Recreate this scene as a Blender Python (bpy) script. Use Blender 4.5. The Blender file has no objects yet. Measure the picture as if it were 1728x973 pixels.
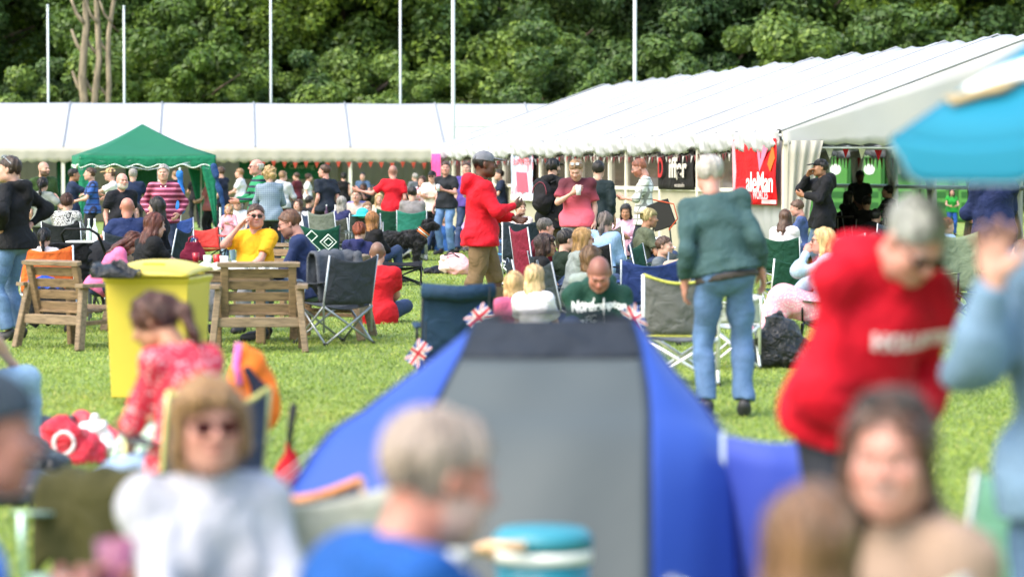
import bpy, math, random
import numpy as np
from mathutils import Vector, Matrix
R = math.radians
SC = bpy.context.scene
COL = SC.collection
random.seed(7); RNG = np.random.default_rng(7)

# ---------------- camera, world, sun, exposure ----------------
F = 4800.0; HZ = 292.0; CH = 1.6            # focal length in photo pixels, horizon row, eye height
cam_d = bpy.data.cameras.new("camera"); cam = bpy.data.objects.new("camera", cam_d); COL.objects.link(cam)
cam.location = (0, 0, CH); cam.rotation_euler = (math.pi/2 - math.atan(194.5/F), 0, 0)
cam_d.sensor_width = 36; cam_d.lens = 36*F/1728; cam_d.clip_start = .5; cam_d.clip_end = 3000
cam_d.dof.use_dof = True; cam_d.dof.focus_distance = 36; cam_d.dof.aperture_fstop = 2.1
SC.camera = cam
world = bpy.data.worlds.new("World"); SC.world = world; world.use_nodes = True
wn = world.node_tree; bg = wn.nodes['Background']
sky = wn.nodes.new('ShaderNodeTexSky'); sky.sky_type = 'NISHITA'; sky.sun_disc = False
SUN_EL, SUN_AZ = 52, -125        # azimuth measured from +Y towards +X
sky.sun_elevation = R(SUN_EL); sky.sun_rotation = R(SUN_AZ); sky.air_density = 1.6; sky.dust_density = 3.5; sky.ozone_density = .8
wn.links.new(sky.outputs[0], bg.inputs[0]); bg.inputs[1].default_value = .15
sd = bpy.data.lights.new("sun", 'SUN'); sd.energy = .72; sd.angle = R(45); sd.color = (1, .97, .92)
sun = bpy.data.objects.new("sun", sd); COL.objects.link(sun)
_d = Vector((math.sin(R(SUN_AZ))*math.cos(R(SUN_EL)), math.cos(R(SUN_AZ))*math.cos(R(SUN_EL)), math.sin(R(SUN_EL))))
sun.rotation_euler = _d.to_track_quat('Z', 'Y').to_euler()
vs = SC.view_settings; SC.display_settings.display_device = 'sRGB'
vs.view_transform = 'Standard'; vs.look = 'None'; vs.gamma = 1; vs.use_curve_mapping = False; vs.exposure = 1.64
SC.render.engine = 'CYCLES'; SC.cycles.use_denoising = True
SC.cycles.max_bounces = 6; SC.cycles.transparent_max_bounces = 8

def W(px, s, z=0.0):
    """photo column + scale (px per metre) -> ground point"""
    return Vector(((px-864)/s, F/s, z))
def ZH(y, s): return CH + (HZ-y)/s

# ---------------- materials ----------------
def lin(h, k=1.0):
    h = h.lstrip('#'); o = []
    for i in (0, 2, 4):
        v = int(h[i:i+2], 16)/255
        o.append((v/12.92 if v <= .04045 else ((v+.055)/1.055)**2.4)*k)
    return tuple(o)
_M = {}
def mat(kind, col, rough=.8, col2=None, scale=1.0, k=1.0):
    if isinstance(col, str): col = lin(col, k)
    if isinstance(col2, str): col2 = lin(col2, k)
    key = (kind, tuple(round(c, 4) for c in col), rough, col2, scale)
    if key in _M: return _M[key]
    m = bpy.data.materials.new(kind); m.use_nodes = True; nt = m.node_tree; N = nt.nodes; L = nt.links
    b = N['Principled BSDF']; b.inputs['Roughness'].default_value = rough
    tc = N.new('ShaderNodeTexCoord')
    def noise(sc, det=4, vec=None, dist=0):
        n = N.new('ShaderNodeTexNoise'); n.inputs['Scale'].default_value = sc; n.inputs['Detail'].default_value = det
        n.inputs['Distortion'].default_value = dist
        L.new(vec or tc.outputs['Object'], n.inputs['Vector']); return n.outputs['Fac']
    def ramp(f, stops, interp='LINEAR'):
        r = N.new('ShaderNodeValToRGB'); r.color_ramp.interpolation = interp
        e = r.color_ramp.elements
        while len(e) > 1: e.remove(e[-1])
        e[0].position = stops[0][0]; e[0].color = (*stops[0][1], 1)
        for p, c in stops[1:]:
            q = e.new(p); q.color = (*c, 1)
        L.new(f, r.inputs[0]); return r.outputs[0]
    def bump(f, st, dist=.01):
        bn = N.new('ShaderNodeBump'); bn.inputs['Strength'].default_value = st; bn.inputs['Distance'].default_value = dist
        L.new(f, bn.inputs['Height']); L.new(bn.outputs[0], b.inputs['Normal'])
    def mapv(sx, sy, sz):
        mp = N.new('ShaderNodeMapping'); mp.inputs['Scale'].default_value = (sx, sy, sz)
        L.new(tc.outputs['Object'], mp.inputs['Vector']); return mp.outputs[0]
    def mix(f, a, c, mode='MIX'):
        mx = N.new('ShaderNodeMix'); mx.data_type = 'RGBA'; mx.blend_type = mode
        if isinstance(f, float): mx.inputs[0].default_value = f
        else: L.new(f, mx.inputs[0])
        for i, v in ((6, a), (7, c)):
            if isinstance(v, tuple): mx.inputs[i].default_value = (*v, 1)
            else: L.new(v, mx.inputs[i])
        return mx.outputs[2]
    def sc3(c, f): return tuple(min(1, x*f) for x in c)
    base = b.inputs['Base Color']
    if kind == 'cloth':
        f = noise(9, 5); L.new(ramp(f, [(.3, sc3(col, .86)), (.7, sc3(col, 1.1))]), base)
        g = noise(7, 3, dist=.8); bump(g, .9, .04)
        try: b.inputs['Specular IOR Level'].default_value = .25
        except Exception: pass
    elif kind == 'denim':
        f = noise(4, 6); g = noise(120, 2, mapv(1, 1, .25))
        L.new(mix(.25, ramp(f, [(.3, sc3(col, .7)), (.55, col), (.75, sc3(col, 1.5))]), ramp(g, [(.3, sc3(col, .5)), (.7, sc3(col, 1.6))])), base)
        bump(noise(8, 3, mapv(1, 1, 1.8), 1.0), .5, .02)
    elif kind == 'stripe':     # horizontal bands
        sx = N.new('ShaderNodeSeparateXYZ'); L.new(tc.outputs['Object'], sx.inputs[0])
        mt = N.new('ShaderNodeMath'); mt.operation = 'MULTIPLY'; mt.inputs[1].default_value = scale; L.new(sx.outputs[2], mt.inputs[0])
        fr = N.new('ShaderNodeMath'); fr.operation = 'FRACT'; L.new(mt.outputs[0], fr.inputs[0])
        L.new(ramp(fr.outputs[0], [(0, col), (.62, col2)], 'CONSTANT'), base); bump(noise(7, 3, dist=.8), .7, .03)
    elif kind == 'check':
        sx = N.new('ShaderNodeSeparateXYZ'); L.new(tc.outputs['Object'], sx.inputs[0]); outs = []
        for ax in (0, 1, 2):
            mt = N.new('ShaderNodeMath'); mt.operation = 'MULTIPLY'; mt.inputs[1].default_value = scale; L.new(sx.outputs[ax], mt.inputs[0])
            fr = N.new('ShaderNodeMath'); fr.operation = 'FRACT'; L.new(mt.outputs[0], fr.inputs[0])
            lt = N.new('ShaderNodeMath'); lt.operation = 'LESS_THAN'; lt.inputs[1].default_value = .22; L.new(fr.outputs[0], lt.inputs[0]); outs.append(lt.outputs[0])
        a = N.new('ShaderNodeMath'); a.operation = 'MAXIMUM'; L.new(outs[0], a.inputs[0]); L.new(outs[2], a.inputs[1])
        L.new(mix(a.outputs[0], col, col2), base); bump(noise(7, 3, dist=.8), .4, .02)
    elif kind == 'blotch':     # printed pattern
        v = N.new('ShaderNodeTexVoronoi'); v.inputs['Scale'].default_value = scale; L.new(tc.outputs['Object'], v.inputs['Vector'])
        L.new(ramp(v.outputs['Distance'], [(0, col2), (.34, col2), (.36, col), (1, col)]), base); bump(noise(7, 3, dist=.8), .4, .02)
    elif kind == 'tribal':
        n = noise(scale, 1, dist=3.5)
        L.new(ramp(n, [(0, col2), (.38, col), (.43, col2), (.48, col), (.53, col2), (.58, col), (.63, col2)], 'CONSTANT'), base)
    elif kind == 'fade':       # dip-dyed cloth, dark yoke to light hem
        sx = N.new('ShaderNodeSeparateXYZ'); L.new(tc.outputs['Object'], sx.inputs[0])
        mr = N.new('ShaderNodeMapRange'); mr.inputs[1].default_value = 1.0; mr.inputs[2].default_value = 1.42
        L.new(sx.outputs[2], mr.inputs[0]); L.new(ramp(mr.outputs[0], [(.0, col), (.35, sc3(col, .8)), (1, col2)]), base); bump(noise(7, 3, dist=.8), .7, .03)
    elif kind == 'skin':
        at = N.new('ShaderNodeVertexColor'); at.layer_name = 'Col'
        f = noise(30, 3); L.new(mix(.25, at.outputs[0], ramp(f, [(.35, (.75, .5, .42)), (.65, (1, 1, 1))]), 'MULTIPLY'), base)
        b.inputs['Roughness'].default_value = .5
        b.inputs['Subsurface Weight'].default_value = 0.0
        bump(noise(160, 3), .15, .004)
    elif kind == 'hair':
        f = noise(60, 3, mapv(1, 1, .12), .6); f2 = noise(8, 2)
        L.new(mix(.5, ramp(f, [(.35, sc3(col, .35)), (.65, sc3(col, 1.8))]), ramp(f2, [(.35, sc3(col, .55)), (.65, sc3(col, 1.5))])), base)
        bump(f, .8, .01); b.inputs['Roughness'].default_value = .45
    elif kind == 'fur':
        f = noise(28, 5, None, 2); L.new(ramp(f, [(.35, sc3(col, .5)), (.7, sc3(col, 2.2))]), base); bump(f, 1, .03)
    elif kind == 'pvc':        # translucent tent sheet with faint dirt
        f = noise(.7, 6); L.new(ramp(f, [(.3, sc3(col, .9)), (.6, col)]), base)
        bump(noise(1.6, 3, dist=.5), .25, .05)
        t = N.new('ShaderNodeBsdfTranslucent'); t.inputs[0].default_value = (*sc3(col, .9), 1)
        ms = N.new('ShaderNodeMixShader'); ms.inputs[0].default_value = scale
        L.new(b.outputs[0], ms.inputs[1]); L.new(t.outputs[0], ms.inputs[2]); L.new(ms.outputs[0], N['Material Output'].inputs[0])
    elif kind == 'wood':
        f = noise(3, 6, mapv(1, 1, 14) if scale == 2 else mapv(2, 9, 14), .8)
        L.new(ramp(f, [(.25, sc3(col, .45)), (.5, col), (.8, sc3(col, 1.45))]), base); bump(f, .5, .01)
    elif kind == 'bark':
        f = noise(5, 6, mapv(1, 1, .25), .5); L.new(ramp(f, [(.3, sc3(col, .4)), (.7, sc3(col, 1.4))]), base); bump(f, .9, .05)
    elif kind == 'leaf':
        g = N.new('ShaderNodeNewGeometry'); oi = N.new('ShaderNodeObjectInfo'); f2 = noise(.45, 2)
        a1 = ramp(g.outputs['Random Per Island'], [(0, sc3(col, .55)), (.5, col), (1, (col[0]*1.75, col[1]*1.5, col[2]*1.2))])
        a2 = ramp(oi.outputs['Random'], [(0, (.72, .78, .8)), (.5, (1, 1, 1)), (1, (1.0, 1.0, .6))])
        a3 = ramp(f2, [(.35, (.65, .7, .8)), (.65, (1, 1, .95))])
        c_ = mix(1.0, mix(1.0, a1, a2, 'MULTIPLY'), a3, 'MULTIPLY'); L.new(c_, base)
        t = N.new('ShaderNodeBsdfTranslucent'); L.new(c_, t.inputs[0]); ms = N.new('ShaderNodeMixShader'); ms.inputs[0].default_value = .35
        L.new(b.outputs[0], ms.inputs[1]); L.new(t.outputs[0], ms.inputs[2]); L.new(ms.outputs[0], N['Material Output'].inputs[0])
        b.inputs['Roughness'].default_value = .55
    elif kind == 'grass':
        f = noise(.35, 4); f2 = noise(3.0, 5); f3 = noise(45, 3)
        a = ramp(f, [(.3, sc3(col, .8)), (.5, col), (.72, (col[0]*1.25, col[1]*1.1, col[2]))])
        a = mix(.6, a, ramp(f2, [(.32, (.55, .62, .5)), (.6, (1, 1, 1)), (.8, (1, 1, .7))]), 'MULTIPLY')
        a = mix(.75, a, ramp(f3, [(.3, (.3, .38, .3)), (.55, (1, 1, 1)), (.75, (1, 1, .8))]), 'MULTIPLY')
        a = mix(ramp(noise(.9, 6), [(.56, (0, 0, 0)), (.72, (.6, .6, .6))]), a, (.30, .27, .11)) if False else a
        L.new(a, base); bump(f3, 1, .04)
    elif kind == 'blade':
        g = N.new('ShaderNodeNewGeometry'); f2 = noise(.5, 3)
        c_ = mix(1.0, ramp(g.outputs['Random Per Island'], [(0, sc3(col, .6)), (.5, col), (.93, (col[0]*1.4, col[1]*1.2, col[2])), (1, (col[0]*1.7, col[1]*1.15, col[2]*2.2))]), ramp(f2, [(.3, (.72, .78, .8)), (.55, (1, 1, 1)), (.72, (1.0, .90, .85))]), 'MULTIPLY')
        L.new(c_, base)
        t = N.new('ShaderNodeBsdfTranslucent'); L.new(c_, t.inputs[0]); ms = N.new('ShaderNodeMixShader'); ms.inputs[0].default_value = .4
        L.new(b.outputs[0], ms.inputs[1]); L.new(t.outputs[0], ms.inputs[2]); L.new(ms.outputs[0], N['Material Output'].inputs[0])
    elif kind == 'plastic':    # crumpled thin polythene
        base.default_value = (*col, 1); bump(noise(14, 4, dist=1.5), 1, .05)
    elif kind == 'metal':
        base.default_value = (*col, 1); b.inputs['Metallic'].default_value = .6; b.inputs['Roughness'].default_value = .35
    elif kind == 'glass':
        base.default_value = (*col, 1); b.inputs['Roughness'].default_value = .06; b.inputs['Alpha'].default_value = scale
    else:                      # plain moulded / painted
        f = noise(3, 4); L.new(ramp(f, [(.3, sc3(col, .93)), (.7, sc3(col, 1.04))]), base); bump(noise(40, 2), .08, .004)
    _M[key] = m; return m

# ---------------- object helpers ----------------
def tag(o, label=None, cat=None, group=None, kind=None):
    if label: o['label'] = label
    if cat: o['category'] = cat
    if group: o['group'] = group
    if kind: o['kind'] = kind
    return o
def thing(name, label, cat, loc=(0, 0, 0), h=0, group=None):
    o = bpy.data.objects.new(name, None); o.empty_display_size = .1; COL.objects.link(o)
    o.location = loc; o.rotation_euler = (0, 0, R(h)); return tag(o, label, cat, group)
def mkmesh(name, V, F4, mats, smooth=True, col=None):
    V = np.asarray(V, np.float32)
    me = bpy.data.meshes.new(name)
    if isinstance(F4, np.ndarray):
        n = len(F4); me.vertices.add(len(V)); me.vertices.foreach_set('co', V.ravel())
        me.loops.add(n*F4.shape[1]); me.loops.foreach_set('vertex_index', F4.astype(np.int32).ravel())
        me.polygons.add(n); me.polygons.foreach_set('loop_start', np.arange(0, n*F4.shape[1], F4.shape[1], dtype=np.int32))
        me.update(calc_edges=True)
    else:
        me.from_pydata([tuple(v) for v in V.tolist()], [], [list(map(int, f)) for f in F4]); me.update()
    if smooth: me.polygons.foreach_set('use_smooth', np.ones(len(me.polygons), bool))
    for m in (mats if isinstance(mats, (list, tuple)) else [mats]): me.materials.append(m)
    if col is not None:
        ca = me.color_attributes.new('Col', 'FLOAT_COLOR', 'POINT')
        ca.data.foreach_set('color', np.concatenate([col, np.ones((len(col), 1))], 1).astype(np.float32).ravel())
    return me
def mk(name, V, F4, mats, parent=None, smooth=True, col=None):
    o = bpy.data.objects.new(name, mkmesh(name, V, F4, mats, smooth, col)); COL.objects.link(o)
    if parent: o.parent = parent
    return o
def copy_tree(o, parent=None):
    c = o.copy(); COL.objects.link(c)
    if parent is not None: c.parent = parent
    for ch in list(o.children): copy_tree(ch, c)
    return c
class MB:
    def __init__(s): s.V = []; s.F = []; s.mi = []; s.n = 0
    def add(s, V, F_, m=0):
        V = np.asarray(V, float); s.V.append(V)
        for f in F_: s.F.append([int(i)+s.n for i in f]); s.mi.append(m)
        s.n += len(V); return s
    def box(s, c, size, rot=None, m=0):
        a = np.array([[x, y, z] for x in (-.5, .5) for y in (-.5, .5) for z in (-.5, .5)])*np.array(size)
        if rot is not None: a = a @ np.array(rot).T
        return s.add(a+np.array(c), [(0, 1, 3, 2), (4, 6, 7, 5), (0, 4, 5, 1), (2, 3, 7, 6), (0, 2, 6, 4), (1, 5, 7, 3)], m)
    def bevbox(s, c, size, rot=None, bv=.006, m=0):
        sx, sy, sz = [q/2 for q in size]; P = []
        for (dx, dy) in ((-1, -1), (1, -1), (1, 1), (-1, 1)):
            P += [(dx*sx-dx*bv, dy*sy), (dx*sx, dy*sy-dy*bv)] if dx*dy < 0 else [(dx*sx, dy*sy-dy*bv), (dx*sx-dx*bv, dy*sy)]
        # order each corner consistently around
        P = sorted(P, key=lambda p: math.atan2(p[1]/max(sy, 1e-6), p[0]/max(sx, 1e-6)))
        rings = []
        for z, k in ((-sz, 1-bv/min(sx, sy)), (-sz+bv, 1), (sz-bv, 1), (sz, 1-bv/min(sx, sy))):
            rings.append([(x*k, y*k, z) for x, y in P])
        V = np.array(sum(rings, [])); n = len(P); Fs = []
        for r in range(3):
            for i in range(n): j = (i+1) % n; Fs.append((r*n+i, r*n+j, (r+1)*n+j, (r+1)*n+i))
        Fs.append(tuple(range(n))[::-1]); Fs.append(tuple(range(3*n, 4*n)))
        if rot is not None: V = V @ np.array(rot).T
        return s.add(V+np.array(c), Fs, m)
    def beam(s, a, b, w, t, up=(0, 0, 1), m=0):
        """squared timber from a to b"""
        a = Vector(a); b = Vector(b); d = (b-a); L = d.length; d.normalize(); u = Vector(up)
        x = d.cross(u); x = x.normalized() if x.length > 1e-4 else Vector((1, 0, 0)); y = x.cross(d)
        rot = np.array([[x[i], y[i], d[i]] for i in range(3)])
        return s.bevbox((a+b)/2, (w, t, L), rot, min(w, t)*.12, m)
    def tube(s, pts, r, n=8, m=0, caps=True):
        pts = [Vector(p) for p in pts]; rr = r if isinstance(r, (list, tuple)) else [r]*len(pts)
        V = []; Fs = []; prev = None
        for i, p in enumerate(pts):
            t = (pts[min(i+1, len(pts)-1)]-pts[max(i-1, 0)]).normalized()
            if prev is None: x = t.orthogonal().normalized()
            else: x = (prev-t*prev.dot(t)).normalized()
            prev = x; y = t.cross(x)
            for k in range(n):
                a = 2*math.pi*k/n; V.append(p+(x*math.cos(a)+y*math.sin(a))*rr[i])
        for i in range(len(pts)-1):
            for k in range(n): j = (k+1) % n; Fs.append((i*n+k, i*n+j, (i+1)*n+j, (i+1)*n+k))
        if caps: Fs += [tuple(range(n))[::-1], tuple(range((len(pts)-1)*n, len(pts)*n))]
        return s.add([tuple(v) for v in V], Fs, m)
    def sheet(s, G, th=.003, m=0):
        """thick closed sheet from a grid of points (n,m,3)"""
        G = np.asarray(G, float); n, k = G.shape[:2]
        du = np.gradient(G, axis=0); dv = np.gradient(G, axis=1); N = np.cross(du, dv)
        N /= np.maximum(np.linalg.norm(N, axis=2, keepdims=True), 1e-9)
        A = (G+N*th/2).reshape(-1, 3); B = (G-N*th/2).reshape(-1, 3); o = n*k; Fs = []
        for i in range(n-1):
            for j in range(k-1):
                a = i*k+j; Fs.append((a, a+k, a+k+1, a+1)); Fs.append((o+a, o+a+1, o+a+k+1, o+a+k))
        for i in range(n-1):
            for j in (0, k-1):
                a = i*k+j; b = a+k; Fs.append((a, o+a, o+b, b) if j == 0 else (a, b, o+b, o+a))
        for j in range(k-1):
            for i in (0, n-1):
                a = i*k+j; b = a+1; Fs.append((a, b, o+b, o+a) if i == 0 else (a, o+a, o+b, b))
        return s.add(np.concatenate([A, B]), Fs, m)
    def lathe(s, prof, c=(0, 0, 0), n=20, m=0, sx=1, sy=1):
        V = []; Fs = []
        for r, z in prof:
            for k in range(n): a = 2*math.pi*k/n; V.append((c[0]+r*math.cos(a)*sx, c[1]+r*math.sin(a)*sy, c[2]+z))
        for i in range(len(prof)-1):
            for k in range(n): j = (k+1) % n; Fs.append((i*n+k, i*n+j, (i+1)*n+j, (i+1)*n+k))
        Fs += [tuple(range(n))[::-1], tuple(range((len(prof)-1)*n, len(prof)*n))]
        return s.add(V, Fs, m)
    def build(s, name, mats, parent=None, smooth=False):
        me = bpy.data.meshes.new(name); V = np.concatenate(s.V)
        me.from_pydata([tuple(v) for v in V.tolist()], [], s.F); me.update()
        for m in (mats if isinstance(mats, (list, tuple)) else [mats]): me.materials.append(m)
        me.polygons.foreach_set('material_index', s.mi)
        if smooth: me.polygons.foreach_set('use_smooth', np.ones(len(me.polygons), bool))
        o = bpy.data.objects.new(name, me); COL.objects.link(o)
        if parent: o.parent = parent
        return o
def text_obj(name, body, size, M, parent, matrix, extrude=.002, spacing=1.0, bold=.0):
    cu = bpy.data.curves.new(name, 'FONT'); cu.body = body; cu.size = size; cu.extrude = extrude
    cu.align_x = 'CENTER'; cu.align_y = 'CENTER'; cu.space_character = spacing; cu.offset = bold
    t = bpy.data.objects.new('txt', cu); COL.objects.link(t)
    dg = bpy.context.evaluated_depsgraph_get(); me = bpy.data.meshes.new_from_object(t.evaluated_get(dg))
    bpy.data.objects.remove(t); bpy.data.curves.remove(cu)
    me.transform(matrix); me.materials.clear(); me.materials.append(M)
    o = bpy.data.objects.new(name, me); COL.objects.link(o)
    if parent: o.parent = parent
    return o

# ---------------- implicit surfaces ----------------
class P:      # one primitive: bbox + distance function
    def __init__(s, lo, hi, f): s.lo = np.array(lo, float); s.hi = np.array(hi, float); s.f = f
def cap(a, b, ra, rb, c0=False, c1=False):
    a = np.array(a, float); b = np.array(b, float); d = b-a; L2 = max(d@d, 1e-9); L = math.sqrt(L2); r = max(ra, rb)
    def f(x, y, z):
        px, py, pz = x-a[0], y-a[1], z-a[2]
        tr = (px*d[0]+py*d[1]+pz*d[2])/L2; t = np.clip(tr, 0, 1)
        q = np.sqrt((px-t*d[0])**2+(py-t*d[1])**2+(pz-t*d[2])**2)-(ra+(rb-ra)*t)
        if c0: q = np.maximum(q, -tr*L)
        if c1: q = np.maximum(q, (tr-1)*L)
        return q
    return P(np.minimum(a, b)-r, np.maximum(a, b)+r, f)
def ecap(a, b, U, xa, ya, xb, yb, c0=False, c1=False):
    a = np.array(a, float); b = np.array(b, float); d = b-a; L = math.sqrt(max(d@d, 1e-9)); w = d/L
    U = np.array(U, float); U = U-w*(U@w); U /= np.linalg.norm(U); Vv = np.cross(w, U); r = max(xa, ya, xb, yb)
    def f(x, y, z):
        px, py, pz = x-a[0], y-a[1], z-a[2]
        ww = px*w[0]+py*w[1]+pz*w[2]; t = np.clip(ww/L, 0, 1); e = ww-t*L
        u = px*U[0]+py*U[1]+pz*U[2]; v = px*Vv[0]+py*Vv[1]+pz*Vv[2]
        rx = xa+(xb-xa)*t; ry = ya+(yb-ya)*t; m = np.minimum(rx, ry)
        q = (np.sqrt((u/rx)**2+(v/ry)**2+(e/m)**2)-1)*m
        if c0: q = np.maximum(q, -ww)
        if c1: q = np.maximum(q, ww-L)
        return q
    return P(np.minimum(a, b)-r, np.maximum(a, b)+r, f)
def ell(c, r, A=None):
    c = np.array(c, float); r = np.array(r, float); A = np.eye(3) if A is None else np.array(A, float); m = r.min(); R_ = r.max()
    def f(x, y, z):
        px, py, pz = x-c[0], y-c[1], z-c[2]; s_ = 0
        for i in range(3): s_ = s_+((px*A[0, i]+py*A[1, i]+pz*A[2, i])/r[i])**2
        k = np.sqrt(s_); return (k-1)*m*(.5+.5*np.minimum(k, 1)) if m/R_ < .5 else (k-1)*m
    return P(c-R_, c+R_, f)
def fnP(lo, hi, f): return P(lo, hi, f)
_NS = [(RNG.normal(size=3), RNG.normal(size=3), RNG.uniform(0, 6.28, 2)) for _ in range(8)]
def wrinkle(x, y, z, freq, seed):
    o = 0; off = seed*1.7
    for i in range(3):
        k1, k2, ph = _NS[(i+seed) % 8]
        k1 = k1/np.linalg.norm(k1)*freq; k2 = k2/np.linalg.norm(k2)*freq*.6
        w = 1.6*np.sin(k2[0]*x+k2[1]*y+k2[2]*z+ph[0]+off)
        o = o+np.sin(k1[0]*x+k1[1]*y+k1[2]*z+ph[1]+off+w)/(1+i*.4)
    return o
def sdf(prims, cell, k=.03, subs=(), cuts=(), wr=0, wf=28, seed=0, skf=.02, zs=1.0):
    mg = .03
    lo = np.min([p.lo for p in prims], 0)-mg; hi = np.max([p.hi for p in prims], 0)+mg
    n = np.maximum(np.ceil((hi-lo)/cell).astype(int)+1, 4)
    ax = [lo[i]+np.arange(n[i])*cell for i in range(3)]
    Fd = np.full(n, .5, np.float32)
    def rng(p, m):
        sl = []
        for i in range(3):
            a = max(0, int((p.lo[i]-m-lo[i])/cell)); b = min(n[i], int((p.hi[i]+m-lo[i])/cell)+2)
            if b <= a: return None
            sl.append(slice(a, b))
        return tuple(sl)
    for p in prims:
        sl = rng(p, mg+.01)
        if sl is None: continue
        x = ax[0][sl[0]][:, None, None]; y = ax[1][sl[1]][None, :, None]; z = ax[2][sl[2]][None, None, :]
        d = p.f(x, y, z); a = Fd[sl]; kk = getattr(p, 'k', k)
        h = np.maximum(kk-np.abs(a-d), 0)/kk; Fd[sl] = np.minimum(a, d)-h*h*kk*.25
    for p in subs:
        sl = rng(p, mg)
        if sl is None: continue
        x = ax[0][sl[0]][:, None, None]; y = ax[1][sl[1]][None, :, None]; z = ax[2][sl[2]][None, None, :]
        d = -p.f(x, y, z); a = Fd[sl]; h = np.maximum(skf-np.abs(a-d), 0)/skf; Fd[sl] = np.maximum(a, d)+h*h*skf*.25
    X = ax[0][:, None, None]; Y = ax[1][None, :, None]; Z = ax[2][None, None, :]
    if wr: Fd = Fd+wr*wrinkle(X, Y, Z*zs, wf, seed)
    for c in cuts: Fd = np.maximum(Fd, c(X, Y, Z))
    Fd = Fd.astype(np.float32)
    Fd[0] = Fd[-1] = .1; Fd[:, 0] = Fd[:, -1] = .1; Fd[:, :, 0] = Fd[:, :, -1] = .1
    S = Fd < 0
    C = [(i, j, l) for i in (0, 1) for j in (0, 1) for l in (0, 1)]
    cnt = sum(S[i:n[0]-1+i, j:n[1]-1+j, l:n[2]-1+l].astype(np.int8) for i, j, l in C)
    act = (cnt > 0) & (cnt < 8); idx = np.argwhere(act)
    if len(idx) == 0: return np.zeros((0, 3)), np.zeros((0, 4), int)
    vals = np.stack([Fd[idx[:, 0]+i, idx[:, 1]+j, idx[:, 2]+l] for i, j, l in C], 1)
    pos = np.zeros((len(idx), 3)); w = np.zeros(len(idx)); Ca = np.array(C, float)
    for a in range(8):
        for b in range(a+1, 8):
            if abs(Ca[a]-Ca[b]).sum() != 1: continue
            va, vb = vals[:, a], vals[:, b]; m = (va < 0) != (vb < 0); t = np.where(m, va/np.where(m, va-vb, 1), 0)
            pos += np.where(m[:, None], Ca[a]+(Ca[b]-Ca[a])*t[:, None], 0); w += m
    V = lo+(idx+pos/w[:, None])*cell
    vid = np.full(act.shape, -1, np.int64); vid[act] = np.arange(len(idx)); Fs = []
    for axis in range(3):
        s0 = [slice(1, -1)]*3; s1 = [slice(1, -1)]*3; s0[axis] = slice(0, -1); s1[axis] = slice(1, None)
        A = S[tuple(s0)]; B = S[tuple(s1)]; e = np.argwhere(A != B)
        if len(e) == 0: continue
        fl = A[e[:, 0], e[:, 1], e[:, 2]]; off = np.array([1, 1, 1]); off[axis] = 0; e = e+off
        u, v = (axis+1) % 3, (axis+2) % 3; q = []
        for du, dv in ((0, 0), (-1, 0), (-1, -1), (0, -1)):
            t = e.copy(); t[:, u] += du; t[:, v] += dv; q.append(vid[t[:, 0], t[:, 1], t[:, 2]])
        q = np.stack(q, 1); q[~fl] = q[~fl][:, ::-1]; Fs.append(q)
    return V, np.concatenate(Fs)
def joinm(parts):
    V = []; Fs = []; n = 0
    for v, f in parts:
        V.append(v); Fs.append(f+n); n += len(v)
    return np.concatenate(V), np.concatenate(Fs)
# ---------------- people ----------------
SKIN = dict(fair=lin('#e0b19c', .74), pink=lin('#e0a594', .72), tan=lin('#c99474', .68), red=lin('#d6917e', .70), dark=lin('#6e4430', .62), olive=lin('#b98765', .66))
HAIR = dict(brown='#4a3222', dark='#1f1814', black='#121010', blonde='#c9a874', ginger='#86503a', auburn='#6a3326', grey='#9b958e', white='#cfcac2', lightbrown='#8a6a48', redbrown='#5c2f22', ashblonde='#a88d68')
def nrm(v): v = np.array(v, float); return v/np.linalg.norm(v)
def rotx(a): c, s = math.cos(a), math.sin(a); return np.array([[1, 0, 0], [0, c, -s], [0, s, c]])
def roty(a): c, s = math.cos(a), math.sin(a); return np.array([[c, 0, s], [0, 1, 0], [-s, 0, c]])
def rotz(a): c, s = math.cos(a), math.sin(a); return np.array([[c, -s, 0], [s, c, 0], [0, 0, 1]])
def ik(a, t, l1, l2, hint):
    a = np.array(a, float); t = np.array(t, float); d = t-a; L = np.linalg.norm(d); mx = (l1+l2)*.995
    if L > mx: t = a+d/L*mx; d = t-a; L = mx
    u = d/L; ca = (l1*l1+L*L-l2*l2)/(2*l1*L); ca = max(-1, min(1, ca)); h = np.array(hint, float); h = h-u*(h@u); h = nrm(h)
    return a+u*l1*ca+h*l1*math.sqrt(1-ca*ca), t
ARMS = dict(down=((.225, .05, -.06), (.10, -1, 0)), pocket=((.205, .06, .04), (.6, -.9, 0)), hip=((.165, -.02, .15), (1, -.35, .1)),
            backhip=((.16, -.13, .13), (1, -.5, .1)), cup=((.10, .30, .25), (.9, -.3, -1)), waist=((.12, .33, .13), (.9, -.3, -1)), lap=((.09, .33, .06), (.9, -.3, -.6)),
            cross=((-.10, .21, .22), (1, .1, -.8)), mouth=((.05, .20, .54), (.8, .2, -1)), wave=((.27, .16, .82), (.9, .1, -.6)), reach=((.13, .50, .27), (.7, -.2, -1)),
            side=((.66, .06, .30), (0, -.3, -1)), low=((.22, .32, -.02), (.8, -.6, -.3)), table=((.12, .40, .13), (1, -.1, -.8)), chest=((.02, .24, .33), (1, -.1, -.9)),
            phone=((.07, .30, .20), (.9, -.3, -1)), elbowout=((.10, .18, .10), (1, -.4, -.3)), knee=((.13, .42, .10), (.9, -.2, -.5)), behind=((.30, -.18, .0), (.5, -.6, 0)))
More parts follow.
